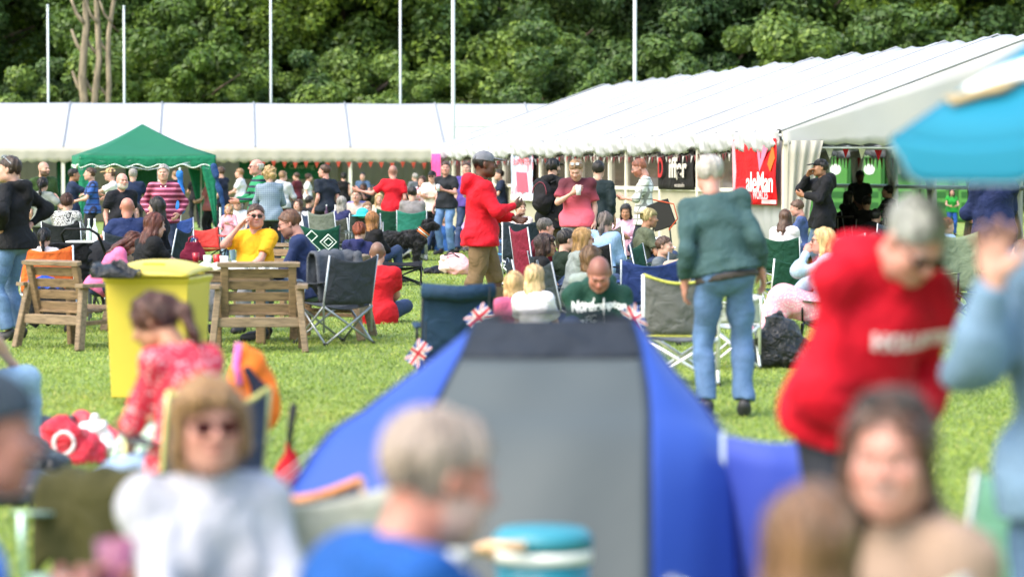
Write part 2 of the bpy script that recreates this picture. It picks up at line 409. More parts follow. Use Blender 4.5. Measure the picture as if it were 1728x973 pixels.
def head_prims(f=1.0, wide=1.0, detail=True):
    p = [ell((0, -.016, .03), (.0755*wide, .097, .086)), ell((0, .028, -.028), (.063*wide, .064, .088)), ell((0, .045, -.078), (.043*wide, .045, .034)),
         ell((0, .068, -.098), (.021*wide, .018, .016))]
    for s in (-1, 1):
        p.append(ell((s*.040, .062, -.026), (.024, .024, .024))); p.append(ell((s*.045*wide, .015, -.07), (.024, .04, .03)))
    if detail:
        q = [cap((0, .091, .012), (0, .113, -.022), .008, .0125), ell((0, .083, .026), (.05, .016, .010)),
             ell((0, .089, -.052), (.021, .012, .006)), ell((0, .087, -.0635), (.018, .012, .0075))]
        for s in (-1, 1):
            q += [ell((s*.011, .100, -.027), (.009, .011, .008)), ell((s*.077*wide, -.010, -.004), (.011, .021, .032), rotz(s*.35)), ell((s*.031, .080, .003), (.0135, .0135, .0125))]
        for x in q: x.k = .010
        p += q
    return p
def head_mesh(cell, skin, hairc, wide=1.0, beard=None, brow=True, scalp=None, fem=False, smile=0):
    nk = cap((0, -.030, -.04), (0, -.045, -.13), .052*wide, .055*wide); nk.k = .035
    pr = head_prims(wide=wide); pr.insert(4, nk)
    subs = [ell((s*.032, .100, .004), (.019, .017, .012)) for s in (-1, 1)]
    # eyes pushed back out after the sockets are cut
    V, Fc = sdf(pr, cell, k=.03, subs=subs, skf=.014)
    E = []
    for s in (-1, 1): E.append(sdf([ell((s*.0315, .0765, .003), (.0128, .0128, .0128))], max(cell*.6, .0035), k=.005))
    V, Fc = joinm([(V, Fc)]+E)
    x, y, z = V[:, 0], V[:, 1], V[:, 2]; c = np.tile(np.array(skin), (len(V), 1))
    def blend(mask, col, a): 
        mm = (np.clip(mask, 0, 1)*a)[:, None]; c[:] = c*(1-mm)+np.array(col)*mm
    red = (skin[0]*1.0, skin[1]*.62, skin[2]*.6)
    for s in (-1, 1): blend(1-np.sqrt(((x-s*.04)/.03)**2+((y-.08)/.04)**2+((z+.03)/.028)**2), red, .6)
    blend(1.4-np.sqrt((x/.016)**2+((y-.115)/.02)**2+((z+.02)/.016)**2), red, .35)
    mz = z+.0575-(6+14*smile)*x*x; mw = .025+.006*smile
    blend((np.sqrt((x/mw)**2+(mz/(.0085+.003*smile))**2) < 1)*(y > .06), (skin[0]*.78, skin[1]*.42, skin[2]*.42), .7)
    blend((np.abs(mz) < .002+.0035*smile)*(np.abs(x) < .020+.006*smile)*(y > .06), (.48, .42, .38) if smile else (skin[0]*.3, skin[1]*.15, skin[2]*.13), .85)
    for s in (-1, 1):
        blend((np.sqrt(((x-s*.0315)/.019)**2+((z-.005)/.0105)**2) < 1)*(y > .05), (skin[0]*.55, skin[1]*.42, skin[2]*.4), .6)
    n0 = len(V)-sum(len(e[0]) for e in E); i0 = n0
    for s, e in zip((-1, 1), E):
        sl = slice(i0, i0+len(e[0])); i0 += len(e[0]); dd = np.sqrt((x[sl]-s*.0315)**2+(z[sl]-.003)**2); fr = y[sl] > .078
        cc = np.tile((.62, .58, .55), (len(e[0]), 1)); cc[(dd < .0068) & fr] = (.06, .045, .03); cc[(dd < .003) & fr] = (.01, .01, .01)
        up = (z[sl] > .0065) | (z[sl] < -.0025); cc[up] = np.array(skin)*.72; c[sl] = cc
    if brow:
        for s in (-1, 1): blend((np.abs(x-s*.033) < .019)*(np.abs(z-(.0325-.22*np.maximum(np.abs(x)-.036, 0)-.05*np.maximum(.030-np.abs(x), 0))) < (.0026 if fem else .0036))*(y > .04), hairc, .7)
    if beard is not None:
        bc, ba = beard
        m = (z < -.028-.25*np.maximum(y-.05, 0))*(y > -.02-.2*(z+.05))*(z > -.125)*(np.sqrt((x/.027)**2+((z+.057)/.0115)**2) > 1)
        m = m*((z < -.036) | (y < .07)); blend(m.astype(float), bc, ba)
    if scalp is not None:
        m = (z > .055-(.085-y)*.75)*(y < .088); blend(m.astype(float), scalp[0], scalp[1])
    c *= (1+.05*RNG.normal(size=(len(V), 1)).clip(-1, 1)*.4)
    return V, Fc, np.clip(c, 0, 1)
def hair_mesh(style, cell, t=.014, wide=1.0, seed=1):
    sk = ell((0, -.018, .033), (.0765*wide+t, .098+t, .087+t))
    pl = lambda s: None
    P_ = [sk]; wr, wf = .0032, 130
    #front = lambda x, y, z: np.minimum(.060-z-.35*(.08-y)*0+(-.25*(y+.02)*(y < -.02)), np.maximum(y-.004, -.062-z))
    low = -.062
    if style in ('long', 'longback', 'wavy'):
        b = [ecap((0, -.045, .0), (0, -.085, -.20), (1, 0, 0), .082, .066, .088, .035), ecap((0, -.07, -.12), (0, -.085, -.29), (1, 0, 0), .085, .038, .06, .022)]
        for s in (-1, 1): b += [cap((s*.068, .012, .045), (s*.078, -.005, -.09), .024, .026), cap((s*.078, -.005, -.09), (s*.082, .02, -.23), .026, .014)]
        P_ += b; low = -.35
        if style == 'wavy': wr, wf = .005, 60
    elif style == 'bob':
        P_ += [ecap((0, -.035, .02), (0, -.045, -.085), (1, 0, 0), .094, .085, .086, .068)]
        for s in (-1, 1): P_ += [cap((s*.072, .022, .05), (s*.084, .024, -.055), .020, .024)]
        P_ += [ell((.02, .070, .072), (.058, .035, .026))]; low = -.125
    elif style == 'pony':
        P_ += [ell((0, -.11, .045), (.02, .022, .02)), cap((0, -.12, .045), (0, -.155, -.02), .022, .030), cap((0, -.155, -.02), (0, -.15, -.13), .030, .024), cap((0, -.15, -.13), (0, -.13, -.22), .024, .010)]; low = -.3
    elif style == 'lowpony':
        P_ += [cap((0, -.10, -.02), (0, -.13, -.10), .026, .03), cap((0, -.13, -.10), (0, -.12, -.26), .03, .014)]; low = -.32
    elif style == 'bun':
        P_ += [ell((0, -.085, .095), (.036, .036, .034))]
    elif style == 'lowbun':
        P_ += [ell((0, -.115, .0), (.036, .03, .034))]
    elif style == 'curly':
        P_ = [ell((0, -.025, .02), (.108, .118, .115))]; wr, wf = .011, 70; low = -.11
    elif style == 'curlylong':
        P_ = [ell((0, -.025, .03), (.096, .112, .10)), ecap((0, -.05, 0), (0, -.08, -.24), (1, 0, 0), .09, .07, .10, .04)]
        for s in (-1, 1): P_ += [cap((s*.075, .012, .045), (s*.088, .0, -.20), .028, .024)]
        wr, wf = .009, 75; low = -.35
    elif style == 'top':     # short sides, quiff
        P_ += [ell((0, .02, .105), (.056, .075, .028))]
    lng = low < -.07
    def cut(x, y, z):      # >0 : no hair.  face opening
        face = np.minimum(np.minimum(y-.010, (.060 if style == 'bob' else .078)-z-5*x*x), ((.073 if style == 'bob' else .066)*wide-np.abs(x)) if lng else 9)
        if not lng: face = np.minimum(y-.002-.25*np.maximum(z-.0, 0), .069-z-6*x*x)
        nape = low-z
        return np.maximum(face, nape)
    cuts = [cut]
    if style == 'balding':
        cuts = [lambda x, y, z: np.maximum(np.maximum(y-.004, -.062-z), z-.050)]
    V, Fc = sdf(P_, cell, k=.02, cuts=cuts, wr=wr, wf=wf, seed=seed, zs=1.0 if 'curly' in style else .22)
    return V, Fc
def hand(wr, d, n, w, s=1.0, curl=.35, cell=.006, spread=.0):
    """wr wrist, d fingers direction, n palm normal (towards what is gripped), w towards the thumb"""
    d, n, w = nrm(d), None, nrm(w) if n is None else (nrm(d), nrm(n), nrm(w)) if False else nrm(w)
    return None
def hand_prims(wr, d, nn, s=1.0, curl=.35, side=1, spread=0.0):
    d = nrm(d); nn = np.array(nn, float); nn = nrm(nn-d*(nn@d)); w = np.cross(nn, d)*side
    wr = np.array(wr, float); pr = []
    c = wr+d*.048*s
    A = np.stack([w, nn, d], 1)
    pr.append(ell(c, (.041*s, .0165*s, .050*s), A)); pr.append(cap(wr-d*.02*s, wr+d*.02*s, .025*s, .026*s))
    for i, (off, L) in enumerate(((.029, .074), (.0095, .083), (-.010, .077), (-.028, .060))):
        b = wr+d*(.083-.004*abs(i-1.2))*s+w*off*s; dd = nrm(d+w*spread*(1.3-i)*.6); ang = curl*.5; p = b
        for j, fr in enumerate((.45, .32, .23)):
            q = p+(dd*math.cos(ang)+nn*math.sin(ang))*L*fr*s; r = (.0098-.0011*j-(.001 if i == 3 else 0))*s
            pc = cap(p, q, r, r-.0008*s); pc.k = .006*s; pr.append(pc); p = q; ang += curl*.9
    b = wr+d*.025*s+w*.026*s+nn*.006*s; q = b+(d*.62+w*(.6+spread*.5)+nn*.35*min(1, curl*1.5))*.040*s; pr.append(cap(b, q, .0165*s, .0125*s))
    q2 = q+nrm(d*.85+w*(.35-.5*curl+spread*.6)+nn*.6*curl)*.045*s; t = cap(q, q2, .0118*s, .009*s); t.k = .008; pr.append(t)
    return pr
PEOPLE = []
def fuzz(V, Fc, style, seed):
    if style in ('crop',): return None
    rg = np.random.default_rng(seed+90); n = 420 if style in ('short', 'top', 'balding') else 1300; L = .016 if n == 420 else .045
    fc = Fc[rg.integers(0, len(Fc), n)]; c = V[fc].mean(1); N = np.cross(V[fc[:, 1]]-V[fc[:, 0]], V[fc[:, 2]]-V[fc[:, 0]]); N /= np.maximum(np.linalg.norm(N, axis=1, keepdims=True), 1e-9)
    dn = np.array([0, -.35, -1.0]); t = dn-N*(N@dn)[:, None]; t /= np.maximum(np.linalg.norm(t, axis=1, keepdims=True), 1e-3)
    if 'curly' in style: t = rg.normal(size=(n, 3)); t /= np.linalg.norm(t, axis=1, keepdims=True); L = .022
    tip = c+N*rg.uniform(.002, .010, (n, 1))+t*L*rg.uniform(.5, 1.2, (n, 1))+rg.normal(size=(n, 3))*.003; s_ = np.cross(N, t); s_ /= np.maximum(np.linalg.norm(s_, axis=1, keepdims=True), 1e-6)
    T3 = np.stack([c-s_*.0028+N*.001, c+s_*.0028+N*.001, tip], 1); return T3.reshape(-1, 3), np.arange(3*n).reshape(-1, 3)
def person(px, ytop, s, label, h=0, pose='stand', skin='fair', hair='short', hc='brown', top='#333333', topkind='cloth', topcol2=None, topsc=1.0,
           sleeve='short', bottom='#2b3f63', bkind='denim', legs='long', arms=('down', 'down'), lean=0, tilt=0, head=(0, 0), girth=1.0, fem=False, child=False,
           belly=0.0, hood=False, cap_=None, capback=False, glasses=None, beard=None, shoes='#2a2a2e', H=None, jacket=False, skirt=None, twist=0, hand_curl=(.5, .5),
           spread=1.0, step=0, collar=None, dress=None, hat=None, hemlen=0.0, loose=0.0, headroll=0, group=None, neck=0, knees=None, foot=None, scalp=None, shadesup=False, hips=0, openneck=False, smile=0):
    sc = (H or (1.66 if fem else 1.76))/1.755
    hs = 1.22/sc if child else 1.0     # heads of children are relatively larger
    if child: hs = 1.0+.36*(1-sc)/sc*1.15
    seedn = len(PEOPLE)
    cell = min(max(1.45/(s*.593), .0105), .022); hcell = min(max(.62/(s*.593), .0046), .0095)
    if s > 330: cell = .013; hcell = .0058
    T = rotz(R(twist)) @ roty(R(tilt)) @ rotx(-R(lean))
    Xa, Ya, Za = T[:, 0], T[:, 1], T[:, 2]
    pel = np.zeros(3)
    tz = lambda u, f, z: pel+Xa*u+Ya*f+Za*z
    shw = (.150 if fem else .172)
    nb = tz(0, .0, .492)
    Rh = rotz(R(twist*.5)) @ rotx(-R(lean*.55)) @ rotz(R(head[0])) @ rotx(-R(head[1])) @ roty(R(headroll))
    hc_ = nb+Za*.056+Ya*(.02+neck)+Rh @ np.array([0, .025, .10])*hs
    # head top in local (unit scale)
    topz = max((hc_+Rh @ np.array(v)*hs)[2] for v in ((0, -.02, .116), (0, -.07, .09), (0, .05, .09)))+(.012 if hair not in ('bald', 'balding') else 0)
    want = ZH(ytop, s)
    if pose in ('stand',):
        if H is None or True: sc = want/(.955+topz)
        pz = .955
    else: pz = want/sc-topz
    pel0 = np.array([0, 0, pz])
    if child: pass
    # legs
    Hp = [np.array([sd*.092, 0, -.01]) for sd in (-1, 1)]; feet = []; kn = []
    for i, sd in enumerate((-1, 1)):
        if pose == 'stand':
            ft = np.array([sd*.115*spread, (step*(-sd)), .085-pz]); hint = (sd*.15, 1, 0)
        elif pose == 'sit':
            ft = np.array([sd*.16*spread, .46 if foot is None else foot, .085-pz]); hint = (sd*.25, .6, 1)
        elif pose == 'ground':
            if knees == 'cross': ft = np.array([-sd*.14, .36, .07-pz]); hint = (sd*1, .3, .25)
            elif knees == 'out': ft = np.array([sd*.18, .85, .07-pz]); hint = (sd*.2, .3, 1)
            else: ft = np.array([sd*.16*spread, .52, .085-pz]); hint = (sd*.3, .4, 1)
        k, ft = ik(Hp[i], ft, .45, .44, hint); kn.append(k); feet.append(ft)
    # arms
    sh = [tz(sd*shw, 0, .435) for sd in (-1, 1)]; el = []; wrs = []
    for i, sd in enumerate((-1, 1)):
        a = arms[i]
        if isinstance(a, str): tg, hn = ARMS[a]
        else: tg, hn = a[0], a[1]
        scx = .9 if fem else 1
        if pose != 'stand' and a == 'down': tg = (.30, .16, .06); hn = (.6, -.5, 0)
        g = (girth-1)*.10
        t = tz(sd*(tg[0]*scx+(g if abs(tg[0]) > .12 else 0)), tg[1]+(g*.8 if tg[1] > .15 else 0)+belly*.4*(tg[1] > .15), tg[2])
        e, t = ik(sh[i], t, .285, .255, Xa*hn[0]*sd+Ya*hn[1]+Za*hn[2]); el.append(e); wrs.append(t)
    O = lambda v: (np.array(v)+pel0)*sc          # to root-local metres
    r_ = lambda v: v*sc
    ag = .5+.5*girth
    def torso(off, hem=None, cutn=False):
        gx, gy = girth, girth; hx = .163*(1.06 if fem else 1)*gx+hips; q = []
        if hem is None:
            q.append(ecap(O(tz(0, -.01, -.02)), O(tz(0, 0, .12)), Xa, r_(hx+off), r_(.118*gy+off), r_((.126 if fem else .142)*gx+off+loose*.5), r_(.098*gy+off+loose*.5)))
        else:
            w1 = max(hx+off, .1); q.append(ecap(O(tz(0, -.005, hem)), O(tz(0, 0, .14)), Xa, r_(w1+.006+loose*.3), r_(.122*gy+off+.006+loose*.3), r_((.134 if fem else .148)*gx+off+loose), r_(.104*gy+off+loose), c0=True))
        q.append(ecap(O(tz(0, 0, .12)), O(tz(0, 0, .34)), Xa, r_((.126 if fem else .145)*gx+off+loose*.7), r_(.100*gy+off+loose*.7), r_((.150 if fem else .170)*(.6+.4*gx)+off+loose*.4), r_(.110*(.5+.5*gy)+off+loose*.4)))
        q.append(ecap(O(tz(0, -.005, .34)), O(tz(0, -.008, .435)), Xa, r_((.150 if fem else .172)*(.7+.3*gx)+off), r_(.105+off), r_(.125+off*.6), r_(.070+off*.7)))
        for i, sd in enumerate((-1, 1)): q.append(cap(O(tz(sd*.05, -.015, .462)), O(sh[i]*.96+tz(0, 0, .43)*.04), r_(.050+off*.7), r_(.056*ag+off)))
        if fem and not child:
            for sd in (-1, 1): q.append(ell(O(tz(sd*.072, .085, .285)), tuple(r_(v*ag) for v in (.062+off, .060+off, .062+off))))
        elif not child:
            q.append(ecap(O(tz(0, .05, .33)), O(tz(0, .04, .38)), Xa, r_(.125), r_(.065), r_(.11), r_(.055)))
        if belly: q.append(ell(O(tz(0, .05+belly*.35, .10)), (r_(.135*gx+off), r_(.09+belly+off), r_(.15+off))))
        return q
    def arm(i, off, upto=1.0, cutend=False):
        a, e, w = sh[i], el[i], wrs[i]; q = []
        if upto <= .5:
            f = upto*2; b = a+(e-a)*f; q.append(cap(O(a), O(b), r_(.050*ag+off), r_((.050-.010*f)*ag+off*1.5), c1=cutend))
        else:
            q.append(cap(O(a), O(e), r_(.050*ag+off), r_(.037*ag+off))); f = upto*2-1; b = e+(w-e)*f
            q.append(cap(O(e), O(b), r_(.037*ag+off), r_((.037-.012*f)*ag+off*.85), c1=cutend))
            q.append(cap(O(e+(w-e)*.1), O(e+(w-e)*.35*min(1, f+.3)), r_(.040*ag+off), r_(.036*ag+off)))
        return q
    def leg(i, off, upto=1.0, cutend=False):
        a, k, f = Hp[i], kn[i], feet[i]; q = [ell(O(a+np.array([0, -.030, -.01])), (r_(.070*girth+off), r_(.092*girth+off), r_(.085*girth+off)))]
        g2 = .6+.4*girth
        if upto <= .5:
            t = upto*2; q.append(cap(O(a), O(a+(k-a)*t), r_(.092*g2+off), r_((.092-.033*t)*g2+off*1.3), c1=cutend))
        else:
            t = upto*2-1; b = k+(f-k)*t
            q.append(cap(O(a), O(k), r_(.089*g2+off), r_(.056*g2+off))); q.append(cap(O(k), O(b), r_(.055*g2+off), r_((.055-(.017 if off < .005 else .004)*t)*g2+off*1.1), c1=cutend))
            cb = k+(f-k)*.3; back = -nrm(np.cross(np.cross(k-a, f-k)+1e-6*np.array([1, 0, 0]), f-k)) if pose != 'stand' else np.array([0, -1, 0])
            q.append(cap(O(cb+back*.015), O(k+(f-k)*.5+back*.012), r_(.050*g2+off), r_(.042*g2+off)))
        return q
    hx, hy = W(px, s)[:2]
    hr = R(h); ca, sa = math.cos(hr), math.sin(hr); lx, ly = (hc_[:2]+pel0[:2])*sc
    X0 = hx-(ca*lx-sa*ly); Y0 = hy-(sa*lx+ca*ly)
    root = thing('person', label, 'person', (X0, Y0, 0), h, group)
    root['_s'] = s
    skc = SKIN[skin] if isinstance(skin, str) else skin; hcol = lin(HAIR.get(hc, hc), .9)
    # body
    lgo = -.014 if (legs == 'long' and not dress) else -.002
    pr = torso(-.022)+arm(0, -.014 if sleeve == 'long' else -.004)+arm(1, -.014 if sleeve == 'long' else -.004)+leg(0, lgo)+leg(1, lgo)+[cap(O(nb-Za*.03), O(nb+(hc_-nb)*.45), r_(.060), r_(.052))]
    for i in (0, 1):
        f = feet[i]; fd = nrm(np.array([(-1, 1)[i]*.18, 1, 0]));
        pr.append(cap(O(f+np.array([0, 0, -.03])-fd*.02), O(f+fd*.15+np.array([0, 0, -.05])), r_(.034), r_(.026)))
    parts = [sdf(pr, cell, k=.022*sc)]
    cols = [np.tile(np.array(skc), (len(parts[0][0]), 1))]
    hm = head_mesh(hcell, skc, hcol, wide=1.0+(.06 if girth > 1.12 else 0)-(.04 if fem else 0), fem=fem, smile=smile, beard=(lin(HAIR.get(beard[0], beard[0]), .9), beard[1]) if beard else None, scalp=(hcol, scalp) if scalp else None)
    HS = hs*sc; toL = lambda V: (V*HS) @ Rh.T+O(hc_)
    parts.append((toL(hm[0]), hm[1])); cols.append(hm[2])
    hcell2 = min(max(.5/(s*.593), .0045), .0085)
    for i, sd in enumerate((-1, 1)):
        w = wrs[i]; fa = nrm(w-el[i]); cu = hand_curl[i]
        a = arms[i]; nn = -Xa*sd+Za*.0
        if a == 'wave' or (len(a) == 3 and a[2] == 'up'): fa2 = Za*1.0+Xa*sd*.05; nn = Ya; spr = .55
        else:
            fa2 = fa; spr = .05
            if a in ('cup', 'mouth', 'phone', 'chest', 'waist', 'cross'): nn = -Xa*sd*.8+Za*.5-Ya*.3
            if a in ('table', 'reach', 'lap', 'knee', 'side'): nn = -Za*.8-Xa*sd*.4
        hp = hand_prims(O(w), fa2, nn, HS*(.95 if fem else 1.03), cu, side=-sd, spread=spr)
        v, f = sdf(hp, hcell2, k=.012*sc); parts.append((v, f)); cols.append(np.tile(np.array(skc)*np.array([1, .93, .92]), (len(v), 1)))
    V, Fc = joinm(parts); mk('body', V, Fc, mat('skin', (.5, .3, .2)), root, col=np.concatenate(cols))
    # hair
    if hair not in ('bald', 'none', 'shaved'):
        V, Fc = hair_mesh(hair, hcell, t=dict(short=.011, balding=.009, top=.011, crop=.007).get(hair, .016), seed=seedn % 8)
        hm_ = mat('hair', HAIR.get(hc, hc), k=.9); fz = fuzz(V, Fc, hair, seedn); ho = mk('hair', toL(V), Fc, hm_, root)
        if fz is not None: mk('loose_strands', toL(fz[0]), fz[1], hm_, ho, smooth=False)
    if cap_:
        cp = [ell((0, -.016, .036), (.088, .110, .096))]
        def cc(x, y, z): return (.030+.10*np.minimum(y+.0, 0)*0)-z
        V1 = sdf(cp, hcell, k=.01, cuts=[lambda x, y, z: .036-z-.12*y])
        br = ell((0, .125, .050), (.068, .075, .0105), rotx(-.18)); V2 = sdf([br], min(hcell, .006), k=.01, cuts=[lambda x, y, z: .075-y])
        V3 = sdf([ell((0, -.016, .134), (.008, .008, .005))], .004, k=.005)
        V, Fc = joinm([V1, V2, V3])
        if capback: V = V @ rotz(math.pi).T+np.array([0, -.02, 0])
        mk('cap', toL(V), Fc, mat('cloth', cap_), root)
    if hat:
        V, Fc = sdf([ecap((0, -.016, .04), (0, -.016, .20), (1, 0, 0), .086, .104, .078, .094), ell((0, -.016, .052), (.135, .155, .012))], hcell, k=.02)
        mk('hat', toL(V), Fc, mat('cloth', hat), root)
    if glasses or shadesup:
        g = MB(); gm = mat('plain', glasses or '#151515', rough=.75 if shadesup else .15)
        for sd in (-1, 1):
            prof = []
            for t in range(14):
                a = 2*math.pi*t/14; prof.append((sd*.033+.024*math.copysign(abs(math.cos(a))**.7, math.cos(a)), .1+.0-.25*(.033+.024*math.cos(a)*1)*.25, .002+.0185*math.copysign(abs(math.sin(a))**.7, math.sin(a))))
            a_ = [(p[0], p[1]+.0035, p[2]) for p in prof]; n = len(prof)
            g.add(prof+a_, [tuple(range(n))]+[tuple(range(n, 2*n))[::-1]]+[(k, (k+1) % n, n+(k+1) % n, n+k) for k in range(n)])
            g.tube([(sd*.055, .095, .012), (sd*.078, .05, .014), (sd*.083, -.02, .006)], .0028, 5)
        g.tube([(-.012, .103, .008), (.012, .103, .008)], .0028, 5)
        V = np.concatenate(g.V)
        if shadesup: V = V @ rotx(.62).T+np.array([0, -.030, .062])
        g.V = [toL(V)]; o = g.build('sunglasses' if True else 'glasses', gm, root)
    # top
    off = .013+(.012 if hood or jacket else 0)
    up = dict(short=.36, long=.985, none=0, elbow=.52, three=.8, cap=.22)[sleeve]
    tops = torso(off, hem=-.10-hemlen)+[ecap(O(tz(0, -.008, -.10-hemlen)), O(tz(0, -.005, -.01)), Xa, r_(.178*(1.05 if fem else 1)*girth+hips+off), r_(.148*girth+off+belly*.3), r_(.165*(1.05 if fem else 1)*girth+hips+off), r_(.136*girth+off), c0=True)]
    if up:
        for i in (0, 1): tops += arm(i, off+(.002 if sleeve == 'short' else 0)+loose*.3, up, True)
    if collar or hood is False:
        pass
    neckcut = lambda x, y, z: 0
    if hood:
        tops += [cap(O(nb+Xa*.080-Ya*.01+Za*.0), O(nb+Xa*.05-Ya*.09+Za*.015), r_(.034), r_(.045)), cap(O(nb-Xa*.080-Ya*.01+Za*.0), O(nb-Xa*.05-Ya*.09+Za*.015), r_(.034), r_(.045)),
                 cap(O(nb-Xa*.05-Ya*.095-Za*.01), O(nb+Xa*.05-Ya*.095-Za*.01), r_(.045), r_(.045)), cap(O(nb-Ya*.125+Za*.0), O(nb-Ya*.155-Za*.10), r_(.066), r_(.045)), cap(O(nb-Xa*.06-Ya*.11+Za*.01), O(nb+Xa*.06-Ya*.11+Za*.01), r_(.052), r_(.052)),
                 cap(O(nb+Xa*.07-Za*.025), O(nb+Ya*.07-Za*.05), r_(.032), r_(.026)), cap(O(nb-Xa*.07-Za*.025), O(nb+Ya*.07-Za*.05), r_(.032), r_(.026))]
    elif not openneck:
        tops += [cap(O(nb-Za*.045-Ya*.01), O(nb+Za*.004-Ya*.012), r_(.068), r_(.063), c1=True)]
    lo0 = .016 if legs == 'long' else .024; hemz = -.10-hemlen
    tops += [ell(O(Hp[i]+np.array([0, -.030, -.01])), (r_(.070*girth+lo0+.018), r_(.092*girth+lo0+.022), r_(.085*girth+lo0+.018))) for i in (0, 1)]
    tops += [ecap(O(tz(0, -.01, -.02)), O(tz(0, 0, .05)), Xa, r_(.166*girth*(1.05 if fem else 1)+hips+.024), r_(.122*girth+.028), r_(.150*girth+.024), r_(.108*girth+.026))]
    if pose == 'stand': tops += [cap(O(Hp[i]), O(Hp[i]+(kn[i]-Hp[i])*min(.9, .35+hemlen*2)), r_((.089)*(.6+.4*girth)+lo0+.020), r_((.085)*(.6+.4*girth)+lo0+.020)) for i in (0, 1)]
    if belly: tops.append(ell(O(tz(0, .045+belly*.2, .02)), (r_(.13*girth+.012), r_(.085+belly*.6+.012), r_(.08))))
    oo = O(pel); zz = Za; hcut = lambda x, y, z: hemz*sc-((x-oo[0])*zz[0]+(y-oo[1])*zz[1]+(z-oo[2])*zz[2])
    V, Fc = sdf(tops, cell, cuts=[hcut], k=.035*sc, wr=.0075*sc*(1.4 if hood or jacket else 1)*(1.25 if s > 200 else 1), wf=19 if hood or jacket else 22, seed=seedn)
    kinds = mat(topkind, top, col2=topcol2, scale=topsc, k=.85)
    mk('hoodie' if hood else 'jacket' if jacket else 'jumper' if sleeve == 'long' else 'shirt', V, Fc, kinds, root)
    if collar:
        V, Fc = sdf([cap(O(nb-Xa*.045-Ya*.035-Za*.01), O(nb+Xa*.045-Ya*.035-Za*.01), r_(.034), r_(.034)), cap(O(nb-Xa*.055), O(nb-Xa*.03+Ya*.065-Za*.06), r_(.026), r_(.018)), cap(O(nb+Xa*.055), O(nb+Xa*.03+Ya*.065-Za*.06), r_(.026), r_(.018))], max(cell*.7, .008), k=.02)
        mk('collar', V, Fc, mat('cloth', collar), root)
    # bottom
    if dress:
        dq = []
        if pose == 'stand': dq = [ecap(O((0, 0, -.55)), O(tz(0, 0, .05)), (1, 0, 0), r_(.24), r_(.20), r_(.17), r_(.13), c0=True)]
        else:
            for i in (0, 1): dq += [cap(O(Hp[i]), O(kn[i]), r_(.145), r_(.125)), cap(O(kn[i]), O(kn[i]+(feet[i]-kn[i])*.85), r_(.13), r_(.16), c1=True)]
            dq += [ecap(O(tz(0, 0, -.02)), O((0, .3, .02)), (1, 0, 0), r_(.17), r_(.12), r_(.19), r_(.09))]
        V, Fc = sdf(dq, cell, k=.05*sc, wr=.008, wf=26, seed=seedn); mk('skirt', V, Fc, mat(*dress[:1], dress[1], col2=dress[2] if len(dress) > 2 else None, scale=dress[3] if len(dress) > 3 else 1.0, k=.85), root)
    else:
        lu = dict(long=.97, short=.42, knee=.56)[legs]; lo = .014 if bkind == 'denim' else .016
        if legs != 'long': lo = .024
        tr = leg(0, lo, lu, True)+leg(1, lo, lu, True)+[ecap(O(tz(0, -.01, -.02)), O(tz(0, 0, .045)), Xa, r_(.166*girth*(1.05 if fem else 1)+hips+.006), r_(.122*girth+.006), r_(.150*girth+.006), r_(.108*girth+.006), c1=True)]
        if belly: tr.append(ell(O(tz(0, .045+belly*.2, .02)), (r_(.13*girth), r_(.085+belly*.6), r_(.07))))
        V, Fc = sdf(tr, cell, k=.022*sc, wr=.0055*sc, wf=26, seed=seedn+3); mk('trousers' if legs == 'long' else 'shorts', V, Fc, mat(bkind, bottom, k=.85), root)
    for i in (0, 1):
        f = feet[i]; fd = nrm(np.array([(-1, 1)[i]*.18, 1, 0])); dn = np.array([0, 0, -1.0])
        pr = [cap(O(f+dn*.005-fd*.03), O(f+dn*.040-fd*.01), r_(.043), r_(.040)), cap(O(f+dn*.035), O(f+dn*.052+fd*.16), r_(.042), r_(.032)), cap(O(f+dn*.05+fd*.08), O(f+dn*.056+fd*.165), r_(.042), r_(.034))]
        zl = (pz+f[2]-.083)*sc
        V, Fc = sdf(pr, max(cell*.8, .009), k=.03, cuts=[lambda x, y, z, zl=zl: zl-z]); mk('shoe', V, Fc, mat('plain', shoes, rough=.6), root)
    inf = dict(root=root, sc=sc, pelz=pz*sc, X=X0, Y=Y0, h=h, T=T, O=O, tz=tz, wr=wrs, kn=kn, feet=feet, hc=hc_, toL=toL, Rh=Rh, nb=nb, s=s, label=label, el=el, sh=sh, Xa=Xa, Ya=Ya, Za=Za, HS=HS)
    inf['world'] = lambda v: Vector((X0+ca*v[0]-sa*v[1], Y0+sa*v[0]+ca*v[1], v[2]))
    PEOPLE.append(inf)
    print('P %-60s sc %.2f pelz %.2f X %.1f Y %.1f' % (label[:60], sc, pz*sc, X0, Y0))
    del root['_s']
    return inf
# ---------------- ground, hill, wood ----------------
def build_ground():
    n = 60; xs = np.linspace(-1, 1, n)**3*900; ys = np.concatenate([[-40], np.linspace(0, 1, n-1)**2*1500-20])
    V = np.array([(x, y, 0) for y in ys for x in xs]); Fs = np.array([(j*n+i, j*n+i+1, (j+1)*n+i+1, (j+1)*n+i) for j in range(n-1) for i in range(n-1)])
    tag(mk('ground', V, Fs, mat('grass', (.255, .345, .070), rough=.9)), kind='structure')
    # added backdrop slope, blocks sky light coming through the tree crowns
    nx, ny = 60, 14; V = []
    for j in range(ny):
        for i in range(nx):
            x = -120+i*4.2; y = 150+j*8.; V.append((x, y, -.2+ (j/(ny-1))**1.0*26+1.2*math.sin(i*.7+j)*(j > 0)))
    Fs = np.array([(j*nx+i, j*nx+i+1, (j+1)*nx+i+1, (j+1)*nx+i) for j in range(ny-1) for i in range(nx-1)])
    tag(mk('backdrop_slope', V, Fs, mat('grass', (.05, .09, .025), rough=1)), kind='structure')
build_ground()
